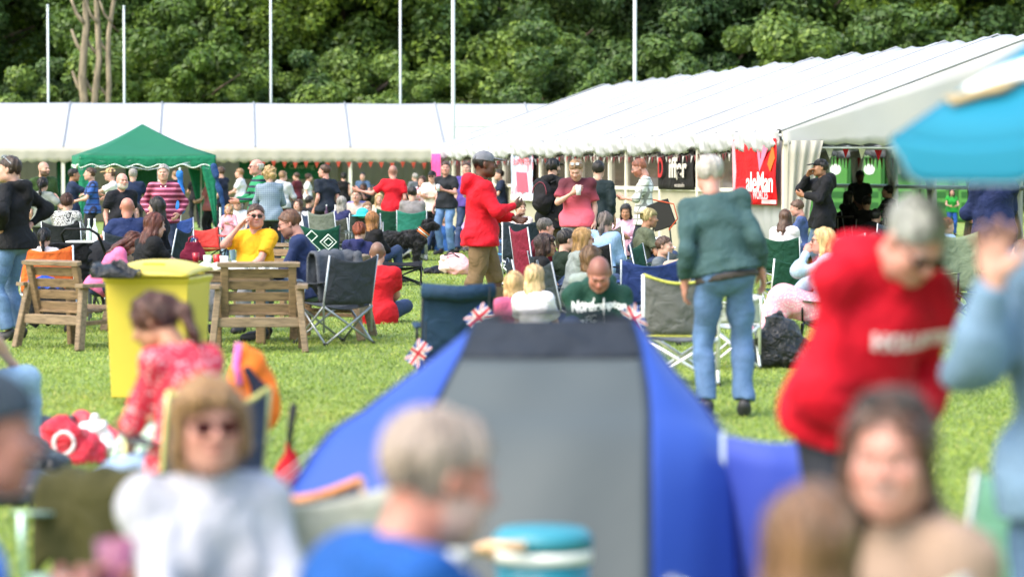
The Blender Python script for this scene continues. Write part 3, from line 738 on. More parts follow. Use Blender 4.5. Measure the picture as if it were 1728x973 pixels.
def blades():
    n = 230000; s = RNG.uniform(0, 1, n)
    d = 8.5*(62/8.5)**(s**.85); px = RNG.uniform(-40, 1770, n); X = (px-864)/F*d
    hgt = RNG.uniform(.014, .034, n)*(1+.5*(RNG.random(n) > .93)); wd = RNG.uniform(.003, .006, n)*(1+d/30); a = RNG.uniform(0, 6.28, n); ln = RNG.normal(0, .02, (n, 2))
    V = np.zeros((n, 3, 3)); c, s_ = np.cos(a)*wd, np.sin(a)*wd
    V[:, 0] = np.stack([X-c, d-s_, 0*X], 1); V[:, 1] = np.stack([X+c, d+s_, 0*X], 1); V[:, 2] = np.stack([X+ln[:, 0], d+ln[:, 1], hgt], 1)
    tag(mk('grass', V.reshape(-1, 3), np.arange(3*n).reshape(-1, 3), mat('blade', (.305, .42, .085), rough=.6), smooth=False), 'short green mown grass blades covering the field', 'grass', kind='stuff')
blades()
def crown_mesh(seed, rx, rz, nleaf, lsz, nclump, zc):
    rg = np.random.default_rng(seed); V = []
    C = []
    while len(C) < nclump:
        p = rg.normal(size=3); p /= np.linalg.norm(p); rad = rg.uniform(.35, 1.0); q = p*rad*np.array([rx, rx, rz])
        q[2] += zc
        if q[2] < .4: continue
        C.append((q, rg.uniform(.45, 1.3)*rx*.19, p))
    per = nleaf//nclump; out = []
    for q, r, p in C:
        dirs = rg.normal(size=(per, 3)); dirs /= np.linalg.norm(dirs, axis=1, keepdims=True)
        dirs[:, 2] = dirs[:, 2]*.85+.15
        pos = q+dirs*r*rg.uniform(.7, 1.08, (per, 1))*np.array([1.05, 1.05, .95])
        nr = dirs+rg.normal(size=(per, 3))*.55+np.array([0, 0, .45]); nr /= np.linalg.norm(nr, axis=1, keepdims=True)
        u = np.cross(nr, rg.normal(size=(per, 3))); u /= np.linalg.norm(u, axis=1, keepdims=True); v = np.cross(nr, u)
        sz = lsz*rg.uniform(.5, 1.25, (per, 1))
        quad = np.stack([pos-u*sz, pos-v*sz*.55+nr*sz*.1, pos+u*sz, pos+v*sz*.55-nr*sz*.1], 1); out.append(quad)
    Q = np.concatenate(out); return Q.reshape(-1, 3), np.arange(len(Q)*4).reshape(-1, 4)
def trunk_mb(seed, h, r, zc, rx, bare=False):
    rg = random.Random(seed); m = MB(); pts = [(0, 0, -.3)]; x = y = 0
    for i in range(6): x += rg.uniform(-.2, .2); y += rg.uniform(-.2, .2); pts.append((x, y, h*(i+1)/6))
    m.tube(pts, [r*(1-.13*i) for i in range(7)], 9)
    for i in range(9):
        z0 = h*rg.uniform(.3, .95); a = rg.uniform(0, 6.28); L = rx*rg.uniform(.5, .95)
        p = [(x*.5, y*.5, z0), (x*.5+math.cos(a)*L*.5, y*.5+math.sin(a)*L*.5, z0+L*.35), (x*.5+math.cos(a)*L, y*.5+math.sin(a)*L, z0+L*.55)]
        m.tube(p, [r*.45, r*.3, r*.12], 6)
    return m
LEAFM = [mat('leaf', (.100, .185, .042), rough=.55), mat('leaf', (.150, .245, .045), rough=.55), mat('leaf', (.075, .150, .042), rough=.55)]
BARK = mat('bark', (.12, .085, .06)); BARK2 = mat('bark', (.24, .195, .13))
def tree_proto(seed, rx, rz, zc, nleaf, lsz, nclump, lm, h, r, name, label, cat):
    V, Fs = crown_mesh(seed, rx, rz, nleaf, lsz, nclump, zc); t = thing(name, label, cat, (0, 0, 0))
    mk('crown', V, Fs, LEAFM[lm], t, smooth=False); trunk_mb(seed, h, r, zc, rx).build('trunk', BARK, t, smooth=True); return t
TREES = [tree_proto(11+i, rx, rz, zc, 52000, .135, nc, lm, zc*1.1, .32, 'broadleaf_tree', 'x', 'tree') for i, (rx, rz, zc, nc, lm) in enumerate([(4.8, 7.0, 8.0, 150, 0), (5.4, 7.2, 8.2, 170, 1), (4.6, 7.4, 8.6, 150, 2), (5.2, 6.4, 7.2, 150, 0)])]
BUSH = [tree_proto(31+i, rx, rz, zc, 30000, .115, nc, lm, zc, .14, 'shrub', 'x', 'shrub') for i, (rx, rz, zc, nc, lm) in enumerate([(3.0, 2.8, 3.0, 70, 1), (2.6, 3.4, 3.6, 70, 0)])]
used = set()
LOOKS = {0: 'mid green clumped tree', 1: 'bright yellow-green tree', 2: 'tall dark green tree', 3: 'spreading layered tree'}
def put_tree(lst, k, px, d, zs, rz, label, group, cat):
    src = lst[k]; key = (id(lst), k)
    o = src if key not in used else copy_tree(src)
    used.add(key); o.location = ((px-864)/F*d, d, 0); o.rotation_euler = (0, 0, rz); o.scale = (zs, zs, zs)
    tag(o, label, cat, group); return o
def wood():
    rg = random.Random(5); n = 0
    def spot(px):
        marks = [(83, 'the leftmost pole'), (160, 'the bare pale trunk'), (211, 'the second pole'), (235, 'the green gazebo peak'), (330, 'the gazebo right corner'), (458, 'the third pole'), (570, 'the long marquee middle'), (676, 'the fourth pole'),
                 (765, 'the left goalpost'), (880, 'where the marquees meet'), (960, 'the low ridge end'), (1071, 'the right goalpost'), (1180, 'the ridge beyond the goalposts'), (1300, 'the big marquee ridge middle'), (1420, 'the rising ridge at right'), (1560, 'the blue parasol'), (1700, 'the top right corner')]
        return min(marks, key=lambda m_: abs(m_[0]-px))[1]
    for row, (d, step, off) in enumerate(((124, 150, 0), (133, 120, 60), (145, 110, 20))):
        px = -60+off
        while px < 1800:
            k = rg.choice([0, 1, 2, 3] if row < 2 else [2, 0, 2])
            if row == 0 and abs(px-160) < 90: px += 50; continue
            q = px+rg.uniform(-25, 25); rown = ('front row', 'second row', 'back row')[row]
            put_tree(TREES, k, q, d+rg.uniform(-3, 3), rg.uniform(.85, 1.2)*(1+.12*row), rg.uniform(0, 6.28), f'{LOOKS[k]}, {rown}, above {spot(q)}', 'trees of the wood behind the marquees', 'tree')
            px += step*rg.uniform(.75, 1.15)
    for px, k, zs in ((-10, 0, 1.0), (70, 1, .9), (235, 0, 1.15), (330, 1, 1.25), (420, 0, 1.0), (520, 1, .95), (610, 0, 1.1), (715, 0, 1.0), (880, 0, 1.3), (940, 1, 1.1), (1010, 0, .9), (1130, 1, 1.2), (1330, 0, 1.3), (1520, 1, 1.4)):
        put_tree(BUSH, k, px, 114+rg.uniform(-2, 2), zs, rg.uniform(0, 6.28), f'{("light green low shrub", "dense taller shrub")[k]} above {spot(px)}', 'shrubs at the foot of the wood', 'shrub')
wood()
def bare_tree():
    t = thing('bare_tree', 'pale brown bare lopped trunks rising in front of the dark wood at left', 'tree', W(160, 43.5)); m = MB()
    for x0, lean_, r, hh in ((-.30, -.10, .19, 9.4), (.0, .20, .15, 11), (.28, .55, .13, 9.0)):
        pts = [(x0, 0, -.2)]+[(x0+lean_*(z/9)**1.4+.10*math.sin(z*1.3+x0*7), .12*math.sin(z), z) for z in np.linspace(1, hh, 9)]
        m.tube(pts, [r*(1.1-.055*i) for i in range(10)], 9)
        for z in (4.6, 6.2, 7.4, 8.3):
            x = x0+lean_*(z/9)**1.4; sg = 1 if (z*10+x0*10) % 2 > 1 else -1
            m.tube([(x, 0, z), (x+sg*.3, .1, z+.35), (x+sg*.5, 0, z+.95)], [r*.5, r*.4, r*.25], 7)
    m.build('trunk', BARK2, t, smooth=True)
bare_tree()
# ---------------- poles and goalposts ----------------
PW = mat('plain', '#dfe8ea', rough=.4, k=.75)
def poles():
    g = None
    for px, yt, s, nm in ((83, 12, 46, 'tall thin white pole furthest left, top in view'), (211, 14, 46, 'tall thin white pole second from left, top in view'), (458, -60, 46, 'tall white pole behind the middle of the long marquee'), (676, -60, 46, 'tall white pole left of the goalposts')):
        t = thing('pole', nm, 'pole', W(px, s), 0, 'tall white poles behind the long marquee'); h = ZH(yt, s)
        m = MB(); m.tube([(0, 0, -.1), (0, 0, h*.5), (0, 0, h)], [.052, .045, .038], 12); m.build('shaft', PW, t, smooth=True)
        m = MB(); m.lathe([(.16, 0), (.16, .06), (.09, .1)], n=12); m.build('base', PW, t, smooth=False)
        m = MB(); m.lathe([(.052, h), (.052, h+.04), (.02, h+.07)], n=12); m.build('cap', PW, t, smooth=True)
    t = thing('rugby_goalposts', 'white H shaped rugby goalposts standing between the two marquees', 'goalposts', W(765, 54.6), 0)
    for x in (0, 5.6): m = MB(); m.tube([(x, 0, -.1), (x, 0, 3), (x, 0, 11.5)], [.065, .062, .05], 12); m.build('upright', PW, t, smooth=True)
    m = MB(); m.tube([(.06, 0, 3.06), (5.54, 0, 3.06)], .045, 10); m.build('crossbar', PW, t, smooth=True)
poles()
# ---------------- marquees ----------------
PVC = mat('pvc', (.53, .54, .56), rough=.5, scale=.2); PVCC = mat('pvc', (.74, .71, .62), rough=.5, scale=.5)
CREAM = mat('plain', '#cfc9b4', rough=.6, k=.85); BROWNW = mat('glass', (.075, .058, .045), rough=.1, scale=.9); DGREEN = mat('cloth', '#1f5c45', k=.9)
def frame_xy(origin, a):      # local frame: x along the eave, y depth across
    c, s = math.cos(a), math.sin(a); return lambda x, y, z: (origin[0]+c*x-s*y, origin[1]+s*x+c*y, z)
def roof_sheet(nb, bay, half, ze, zr, sag, side, both=True, wavy=0.0, seed=0):
    """near and far slope over nb bays; cloth sags between the rafters"""
    nx = nb*10+1; ny = 12; G = np.zeros((nx, ny, 3)); rg = random.Random(seed)
    for i in range(nx):
        x = i/10*bay; u = (i % 10)/10; bow = math.sin(math.pi*u)
        for j in range(ny):
            v = j/(ny-1); z = ze+(zr-ze)*v - sag*bow*(.35+.65*math.sin(math.pi*min(1, v*1.0)))
            if wavy: z += wavy*math.sin(u*math.pi*2*2+v*3+i//10)*.5*(1-v*.6)*bow
            y = half*v if side == 0 else 2*half-half*v
            G[i, j] = (x, y, z)
    return G
def valance(m, x0, x1, y, ztop, drop, sc_w, T=lambda p: p, amp=.06, th=.012, ruffle=.02, swag=0, bay=3.):
    n = max(4, int((x1-x0)/(sc_w/8))); G = np.zeros((n+1, 4, 3))
    for i in range(n+1):
        x = x0+(x1-x0)*i/n; b = abs(math.sin(math.pi*(x-x0)/sc_w)); u = ((x-x0) % bay)/bay; sg = swag*math.sin(math.pi*u)
        for j in range(4):
            v = j/3; G[i, j] = T((x, y-ruffle*math.sin((x-x0)*2*math.pi/sc_w*.5)*v-.01, ztop-sg*.7-v*(drop-amp+amp*b-sg*.0)))
    m.sheet(G, th)
def left_marquee():
    a = .10; org = W(107, 52.2); hb = 3.09; nl = 4; nb = 14; x_off = -nl*hb
    t = thing('marquee', 'long white frame marquee with cream walls running across the far side of the field', 'marquee', org, 0); t.rotation_euler = (0, 0, a)
    half, ze, zr = 4.4, 2.42, 3.97
    for side in (0, 1):
        m = MB(); G = roof_sheet(nb, hb, half, ze, zr, .05, side, seed=1); G[:, :, 0] += x_off; m.sheet(G, .02); m.build('roof', PVC, t, smooth=True)
    for i in range(nb+1):    # lacing strips over the rafters
        x = x_off+i*hb; m = MB(); m.tube([(x, -.02, ze+.03), (x, half, zr+.04), (x, 2*half+.02, ze+.03)], .026, 5); m.build('rafter_seam', mat('plain', '#9aa0a6', k=.7), t)
    m = MB(); valance(m, x_off, x_off+nb*hb, -.02, ze+.01, .50, .34, amp=.07); m.build('valance', PVCC, t, smooth=True)
    m = MB(); m.tube([(x_off, .05, ze-.08), (x_off+nb*hb, .05, ze-.08)], .05, 6); m.build('eave_rail', PW, t, smooth=True)
    for i in range(nb+1):
        x = x_off+i*hb; m = MB(); m.box((x, .05, ze/2), (.11, .11, ze)); m.build('leg', mat('plain', '#e8e6da', k=.85), t)
        m = MB(); m.box((x, 2*half-.05, ze/2), (.11, .11, ze)); m.build('leg', mat('plain', '#e8e6da', k=.85), t)
    for i in range(nb):      # rear wall with soft pleats
        x = x_off+i*hb; n = 30; G = np.zeros((n+1, 3, 3))
        for k in range(n+1):
            for j in range(3): G[k, j] = (x+.05+(hb-.1)*k/n, 2*half-.12+.03*math.sin(k*1.9), .02+j/2*(ze-.05))
        m = MB(); m.sheet(G, .01); m.build('wall_panel', PVCC, t, smooth=True)
    def inner(x0, x1, z0, z1, y, txt=None):
        n = 24; G = np.zeros((n+1, 4, 3))
        for k in range(n+1):
            for j in range(4): G[k, j] = (x0+(x1-x0)*k/n, y+.03*math.sin(k*1.3), z0+(z1-z0)*j/3)
        m = MB(); m.sheet(G, .01); b = m.build('banner', DGREEN, t, smooth=True); return b
    s = 51.
    X = lambda px: (px-107)/s*1.0
    inner(X(93), X(118), .7, 2.3, 1.2); inner(X(88), X(93), .2, 2.3, 4)
    b = inner(X(396), X(548), 1.40, 2.28, 1.0)
    text_obj('lettering', 'Catering', .24, mat('plain', '#9fb8ac', k=.7), b, Matrix.Translation((X(500), .90, 1.82)) @ Matrix.Rotation(math.pi/2, 4, 'X'))
    b = inner(X(205), X(268), 1.0, 2.28, 2.4)
    text_obj('lettering', 'P I M M', .22, mat('plain', '#9fb8ac', k=.7), b, Matrix.Translation((X(225), 2.28, 1.95)) @ Matrix.Rotation(math.pi/2, 4, 'X'))
    # bar counter inside
    m = MB(); m.bevbox((X(300), 3.2, .5), (9, .5, 1.0)); m.build('counter', mat('plain', '#b0aa94', k=.7), t)
    return t
LM = left_marquee()
def right_marquee():
    C = (4.35, 45.7); a = math.atan2(1, -.2144)     # local x runs along the near eave, away from the camera
    t = thing('marquee', 'large white marquee at right with ruffled eave and open gable end', 'marquee', (C[0], C[1], 0)); t.rotation_euler = (0, 0, a)
    # local y positive points left (towards -X); the roof spans y from 0 to -9.32
    nb, bay, half, ze, zr = 12, 2.556, 4.66, 2.27, 3.96
    for side in (0, 1):
        nx = nb*12+1; ny = 16; G = np.zeros((nx, ny, 3))
        for i in range(nx):
            u = (i % 12)/12; bow = math.sin(math.pi*u); b = i//12
            for j in range(ny):
                v = j/(ny-1); z = ze+(zr-ze)*v-.09*bow*(.15+1.0*math.sin(math.pi*min(1, v*.9))*.9)+.034*math.sin(u*6.28*2+v*3+b*1.7)*(1-.3*v)+.016*math.sin(u*6.28*4-v*5+b)
                y = -half*v if side == 0 else -2*half+half*v
                G[i, j] = (i/12*bay, y, z)
        m = MB(); m.sheet(G, .02); m.build('roof', PVC, t, smooth=True)
    for i in range(nb+1):
        x = i*bay; m = MB(); m.tube([(x, .02, ze+.02), (x, -half, zr+.03), (x, -2*half-.02, ze+.02)], .016, 5); m.build('rafter_seam', mat('plain', '#b4b8be', k=.75) if i else PVC, t)
        for y in (-.06, -2*half+.06):
            m = MB(); m.box((x+(.0 if i else .05), y, ze/2), (.12, .10, ze)); m.build('leg', mat('plain', '#e6e2d2', k=.85), t)
    for y in (-.06, -2*half+.06): m = MB(); m.tube([(0, y, ze-.07), (nb*bay, y, ze-.07)], .04, 6); m.build('eave_rail', PW, t, smooth=True)
    # ruffled valance, drawn up into swags bay by bay
    n = nb*84; rows = 8; rg = random.Random(3); ph = [rg.uniform(0, 6) for _ in range(nb+1)]
    for side, y0, sg in ((0, .03, 1), (1, -2*half-.03, -1)):
        G = np.zeros((n+1, rows, 3))
        for i in range(n+1):
            x = nb*bay*i/n; b = min(int(x/bay), nb-1); u = x/bay-b; bow = math.sin(math.pi*u)
            for j in range(rows):
                v = j/(rows-1); out = .04+.05*bow*math.sin(math.pi*v)+.022*math.sin(u*17+v*5+ph[b])*v+.020*math.sin(u*47+ph[b]+v*2)*v+.012*math.sin(u*88+ph[b]*2)*v
                z = ze+.01-.10*bow*v-v*.215+.02*math.sin(u*12+ph[b])*v-(.035*abs(math.sin(math.pi*x/.14)) if j == rows-1 else 0)
                G[i, j] = (x, y0+sg*out, z)
        m = MB(); m.sheet(G, .008); m.build('valance', PVC, t, smooth=True)
    # gable triangle and its scalloped lower edge (at x = 0, facing the camera)
    for x0, sg in ((-.02, -1), (nb*bay+.02, 1)):
        nx = 72; G = np.zeros((nx+1, 6, 3))
        for i in range(nx+1):
            y = -2*half*i/nx; top = ze+(zr-ze)*(1-abs(y+half)/half); bot = ze-.22+.055*abs(math.sin(math.pi*y/.42))-.02
            for j in range(6): v = j/5; G[i, j] = (x0+sg*.02*math.sin(y*5+v*2), y, top+(bot-top)*v)
        m = MB(); m.sheet(G, .012); m.build('gable', mat('pvc', (.80, .80, .79), rough=.5, scale=.5), t, smooth=True)
    m = MB(); m.tube([(.06, 0, ze-.12), (.06, -2*half, ze-.12)], .035, 6); m.tube([(.06, -.1, ze-.26), (.06, -2*half, ze-.26)], .02, 6); m.build('gable_rail', PW, t, smooth=True)
    # near side wall: framed brown windows over cream kick panels, some bays open
    cream = mat('plain', '#b9b39c', k=.8)
    for b in range(1, nb-1):
        x0, x1 = b*bay+.06, (b+1)*bay-.06; xm = (x0+x1)/2
        p = MB(); p.box((xm, -.06, .66), (x1-x0, .03, 1.30)); w = p.build('wall_panel', cream, t)
        m = MB(); m.box((xm, -.06, 1.66), (x1-x0, .02, .68)); m.build('window', BROWNW, w)
        m = MB(); m.box((xm, -.03, 1.66), (.08, .08, .74)); m.box((xm, -.035, 1.31), (x1-x0, .06, .07)); m.build('mullion', mat('plain', '#e6e2d2', k=.85), w)
        m = MB(); m.box((xm, -.06, 2.07), (x1-x0, .02, .12)); m.build('header', cream, w)
    # white wall below the red banner in the end bay
    n = 30; G = np.zeros((n+1, 3, 3))
    for k in range(n+1):
        for j in range(3): G[k, j] = (.1+(bay-.2)*k/n, -.06+.015*math.sin(k*1.1), .02+j/2*2.1)
    m = MB(); m.sheet(G, .01); m.build('wall_panel', PVC, t, smooth=True)
    # gathered corner curtain on the gable
    def curtain(x, y0, y1, z0, z1, pull, name='curtain'):
        n = 40; G = np.zeros((n+1, 10, 3))
        for k in range(n+1):
            f = k/n
            for j in range(10):
                v = j/9; ww = 1-pull*(math.sin(math.pi*min(1, v*1.25)*.5))
                G[k, j] = (x+.05*math.sin(f*22+v*1.5)*(.5+.6*v), y0+(y1-y0)*f*ww, z1+(z0-z1)*v)
        m = MB(); m.sheet(G, .008); m.build(name, PVCC, t, smooth=True)
    curtain(-.06, -.06, -.66, .05, 2.12, .45)
    for k, y in enumerate((-2*half+.08,)):
        pass
    # far side curtains tied back, seen through the gable
    for b in range(0, nb, 1):
        x = b*bay
        n = 26; G = np.zeros((n+1, 9, 3))
        for q in range(n+1):
            f = q/n-.5
            for j in range(9):
                v = j/8; wd = .95*(1-.78*math.exp(-((v-.55)/.25)**2)*1.0); G[q, j] = (x+f*wd, -2*half+.14+.05*math.sin(q*1.7), 2.15-v*2.1)
        m = MB(); m.sheet(G, .008); m.build('curtain', PVCC, t, smooth=True)
    m = MB(); m.tube([(0, -2*half+.06, 1.28), (nb*bay, -2*half+.06, 1.28)], .05, 6); m.build('side_rail', PW, t, smooth=True)
    # far gable wall
    m = MB(); m.box((nb*bay-.06, -half, 1.05), (.03, 2*half-.1, 2.05)); m.build('wall_panel', PVCC, t)
    return t, a
RM, RA = right_marquee()
def rm_pt(x, y, z=0):
    c, s = math.cos(RA), math.sin(RA); return Vector((4.35+c*x-s*y, 45.7+s*x+c*y, z))
def rm_mat(x, y, z):      # matrix whose local X runs towards the camera along the near wall, Y up, Z out of the wall (to the left)
    ex = -Vector((math.cos(RA), math.sin(RA), 0)); ez = Vector((0, 0, 1)); n = ex.cross(ez)
    p = rm_pt(x, y, z); return Matrix(((ex.x, ez.x, n.x, p.x), (ex.y, ez.y, n.y, p.y), (ex.z, ez.z, n.z, p.z), (0, 0, 0, 1)))
def hang_sheet(name, label, cat, x0, x1, y, z0, z1, mm, wave=.02, group=None, tris=()):
    M0 = rm_mat(x0, y, 0); t = thing(name, label, cat, rm_pt(x0, y, 0), 0, group); inv = Matrix.Translation(-rm_pt(x0, y, 0)) @ M0
    L = x0-x1; n = 26; G = np.zeros((n+1, 8, 3))
    def P_(u, v, o=0):
        p = inv @ Vector((L*u, z0+(z1-z0)*v, wave*math.sin(u*19+v*2)*1.0+wave*.6*math.sin(v*9+u*4)+o)); return tuple(p)
    for i in range(n+1):
        for j in range(8): G[i, j] = P_(i/n, j/7)
    m = MB(); m.sheet(G, .006); m.build('sheet', mm, t, smooth=True)
    for nm, col, uv in tris:
        ctr = tuple(np.mean(uv, 0)); pts = [P_(u, v, .022) for u, v in uv]; pb = [P_(u, v, .012) for u, v in uv]; n_ = len(uv); m = MB()
        m.add(pts+pb, [tuple(range(n_)), tuple(range(n_, 2*n_))[::-1]]+[(k, (k+1) % n_, n_+(k+1) % n_, n_+k) for k in range(n_)]); m.build(nm, mat('plain', col, k=.85), t)
    return t, inv, L
tb, inv, L = hang_sheet('banner', 'red and pink banner with flame shapes and white lettering hanging at the marquee corner', 'banner', 2.48, .10, .07, 1.08, 2.16, mat('cloth', '#d8141c'),
    tris=[('pink_panel', '#e87a9c', [(.50, .97), (.86, .97), (.66, .50)]), ('orange_flame', '#e8701c', [(.93, .90), (.99, .70), (.86, .50), (.80, .62)]), ('pink_edge', '#f0a8b4', [(.0, .02), (.05, .02), (.07, .5), (.04, .98), (.0, .98)]), ('pale_band', '#f2c8cc', [(.70, .02), (.995, .02), (.995, .08), (.70, .08)])])
text_obj('lettering', 'aleMan', .46, mat('plain', '#f4f0f0'), tb, inv @ Matrix.Translation((L*.70, 1.08+1.08*.33, .075)) @ Matrix.Diagonal((1.15, 1, 1, 1)), bold=.006)
text_obj('lettering', 'WORCES', .20, mat('plain', '#f0b8c0'), tb, inv @ Matrix.Translation((L*.72, 1.08+1.08*.145, .075)), bold=.003)
tb, inv, L = hang_sheet('banner', 'black banner with large grey-white lettering between the white marquee posts', 'banner', 7.60, 5.18, .02, 1.30, 2.02, mat('cloth', '#1c1817'), wave=.012)
text_obj('lettering', 'D', .50, mat('plain', '#a81c1c'), tb, inv @ Matrix.Translation((L*.13, 1.68, .055)), bold=.012)
text_obj('lettering', 'iffer', .50, mat('plain', '#c9c2b8'), tb, inv @ Matrix.Translation((L*.62, 1.68, .055)) @ Matrix.Diagonal((1.5, 1, 1, 1)), bold=.014)
text_obj('lettering', 'the', .2, mat('plain', '#8d867e'), tb, inv @ Matrix.Translation((L*.60, 1.94, .055)))
text_obj('lettering', 'worcestershire', .11, mat('plain', '#a8a098'), tb, inv @ Matrix.Translation((L*.68, 1.38, .055)))
tb, inv, L = hang_sheet('banner', 'pale blue and pink poster banner with a white foot on the marquee wall', 'banner', 20.6, 18.3, .04, .98, 2.03, mat('blotch', '#b8c4da', col2='#d88a9a', scale=3.2), wave=.012,
    tris=[('pink_figure', '#d65a74', [(.30, .18), (.80, .18), (.75, .60), (.25, .62)]), ('white_foot', '#eeeeee', [(.0, .0), (1, .0), (1, .12), (0, .12)])])
text_obj('lettering', 'SUMMER', .22, mat('plain', '#d8606c'), tb, inv @ Matrix.Translation((L*.5, 1.85, .035)) @ Matrix.Diagonal((2.2, 1, 1, 1)))
tb, inv, L = hang_sheet('banner', 'upright pink feather banner at the far end of the large marquee', 'banner', 29.5, 28.3, .25, .4, 2.1, mat('cloth', '#d84a8c'), wave=.02)
def bunting(name, label, p0, p1, n, drop, cols, size=.13, group='bunting strings'):
    p0 = Vector(p0); p1 = Vector(p1); t = thing(name, label, 'bunting', p0, 0, group); m = MB(); pts = []
    for i in range(n+1): u = i/n; q = (p1-p0)*u; q.z -= drop*4*u*(1-u)+.02*math.sin(i*2.1); pts.append(tuple(q))
    m.tube(pts, .004, 4); m.build('cord', mat('plain', '#8a8a8a'), t)
    d = (p1-p0).normalized(); nn = Vector((d.y, -d.x, 0))*.004
    for i in range(n):
        a = Vector(pts[i]); b = a+d*size; c = a+d*size*.5+Vector((0, 0, -size*1.35))+nn*6*math.sin(i*1.7); m = MB()
        V = [a+nn, b+nn, c+nn, a-nn, b-nn, c-nn]; m.add([tuple(v) for v in V], [(0, 1, 2), (5, 4, 3), (0, 3, 4, 1), (1, 4, 5, 2), (2, 5, 3, 0)])
        m.build('flag', mat('cloth', cols[i % len(cols)]), t)
bunting('bunting', 'red and white bunting string under the near eave of the large marquee', rm_pt(.3, .04, 1.98), rm_pt(14, .04, 1.96), 70, .06, ['#7a3038', '#c9c4c0', '#5a3034'], size=.09)
bunting('bunting', 'faded red and white bunting along the far end of the large marquee eave', rm_pt(14.2, .04, 1.96), rm_pt(31, .04, 1.95), 70, .06, ['#a83040', '#b8b8c0', '#603040'], size=.09)
bunting('bunting', 'red and white bunting draped inside the open gable', rm_pt(.5, -.6, 2.02), rm_pt(.5, -9.0, 2.0), 30, .05, ['#b02030', '#f0f0f0'])
bunting('bunting', 'small red bunting hung under the scallops of the long marquee', LM.matrix_basis @ Vector((6, -.1, 1.98)), LM.matrix_basis @ Vector((20, -.1, 1.98)), 40, .03, ['#a04030'], size=.16)
bunting('bunting', 'striped bunting hung across the far side of the large marquee', rm_pt(.5, -9.1, 2.0), rm_pt(25, -9.1, 2.0), 90, .05, ['#b02030', '#e8e8e8', '#e8e8e8'], size=.2)
# ---------------- camping chairs ----------------
STEEL = '#9aa0a4'
def chair(X, Y, h, label, cloth='#233a5c', frame=STEEL, seat_h=.40, back=.86, trim=None, w=.54, group='folding camping chairs', armrest=True, kind='cloth', seatc=None, roll=False, k=.85, fr=.011):
    """the sitter faces local +y"""
    t = thing('camping_chair', label, 'chair', (X, Y, 0), h, group); fm = mat('metal', frame); cm = mat(kind, cloth, k=k); hw = w/2; d = .44; yb = -.24; yf = yb+d
    n = 9; G = np.zeros((n, n, 3))
    for i in range(n):
        for j in range(n):
            u = i/(n-1); v = j/(n-1); G[i, j] = ((u-.5)*w, yb+.02+v*(d-.02), seat_h-.055*math.sin(math.pi*u)*math.sin(math.pi*(.25+v*.6))-.03*(1-v))
    m = MB(); m.sheet(G, .008); m.build('seat', mat(kind, seatc or cloth, k=k), t, smooth=True)
    G = np.zeros((13, 9, 3)); yt = yb-.10
    for i in range(13):
        for j in range(9):
            u = i/12; v = j/8; G[i, j] = ((u-.5)*w*1.0, yb+(yt-yb)*v-.075*math.sin(math.pi*u)*(1-.45*v), seat_h-.02+(back-seat_h+.02)*v-.035*math.sin(math.pi*u)*(v > .99)-.03*math.sin(math.pi*u)*v*v)
    m = MB(); m.sheet(G, .010); b = m.build('backrest', cm, t, smooth=True)
    if trim:
        m = MB(); tm = mat('cloth', trim, k=k)
        m.tube([tuple(G[i, 8]) for i in range(13)], .012, 6); m.tube([tuple(G[0, j]) for j in range(9)], .011, 6); m.tube([tuple(G[12, j]) for j in range(9)], .011, 6); m.tube([tuple(G[i, 0]) for i in range(13)], .009, 6); m.build('piping', tm, b, smooth=True)
    if roll:
        m = MB(); m.tube([(-hw*1.04, yt-.02, back-.03), (0, yt-.07, back-.05), (hw*1.04, yt-.02, back-.03)], [.05, .055, .05], 12); m.build('rolled_flap', cm, b, smooth=True)
    for sd in (-1, 1):
        x = sd*hw
        for nm, pts in (('back_post', [(x, yb+.0, .12), (x, yb, seat_h), (x, yt, back)]),
                        ('leg', [(x, yb-.02, .015), (x*.98, yf, seat_h)]), ('leg', [(x, yf+.03, .015), (x*.98, yb, seat_h-.03)]),
                        ('leg', [(-x, yb-.03, .015), (x, yb-.015, seat_h-.04)]), ('leg', [(-x, yf+.04, .015), (x, yf+.015, seat_h-.02)])):
            m = MB(); m.tube(pts, fr, 7); m.build(nm, fm, t, smooth=True)
        for yy in (yf+.035, yb-.025): m = MB(); m.lathe([(.022, 0), (.022, .02), (.012, .03)], (x, yy, 0), 8); m.build('foot', mat('plain', '#1a1a1a'), t)
        if armrest:
            m = MB(); G2 = np.zeros((6, 3, 3))
            for i in range(6):
                for j in range(3): G2[i, j] = (x+(j-1)*.035, yb-.03+(yf-yb+.04)*i/5, seat_h+.19-.02*math.sin(math.pi*i/5))
            m.sheet(G2, .010); m.build('armrest', cm, t, smooth=True); m = MB(); m.tube([(x, yf+.01, seat_h), (x, yf+.015, seat_h+.19)], fr, 7); m.build('arm_post', fm, t, smooth=True)
    return t
def under(p, label, **kw):
    """chair under a sitting person"""
    sc = p['sc']; sh = max(.24, min(.50, p['pelz']-.115*sc)); h = R(p['h']); ox = .02
    return chair(p['X']+math.sin(h)*ox*0, p['Y'], p['h'], label, seat_h=sh, back=kw.pop('back', sh+.46), **kw)
def held(name, label, cat, p, i, off, builder):
    """thing held in hand i of person p; built upright at the palm"""
    w = p['wr'][i]; fa = nrm(w-p['el'][i]); loc = p['world'](p['O'](w+fa*.075+np.array(off)))
    t = thing(name, label, cat, loc, p['h']); builder(t); return t
def cup_b(col='#d8dce0', liquid='#c07820', r=.038, hgt=.13):
    def b(t):
        m = MB(); m.lathe([(r*.78, -hgt/2), (r, hgt/2), (r*.93, hgt/2), (r*.9, hgt/2-.012), (r*.0+.001, hgt/2-.014)], n=18); m.build('cup', mat('plain', col, rough=.2), t, smooth=True)
        m = MB(); m.lathe([(r*.88, hgt/2-.012), (r*.88, hgt/2-.009)], n=18); m.build('drink', mat('plain', liquid, rough=.1), t)
    return b
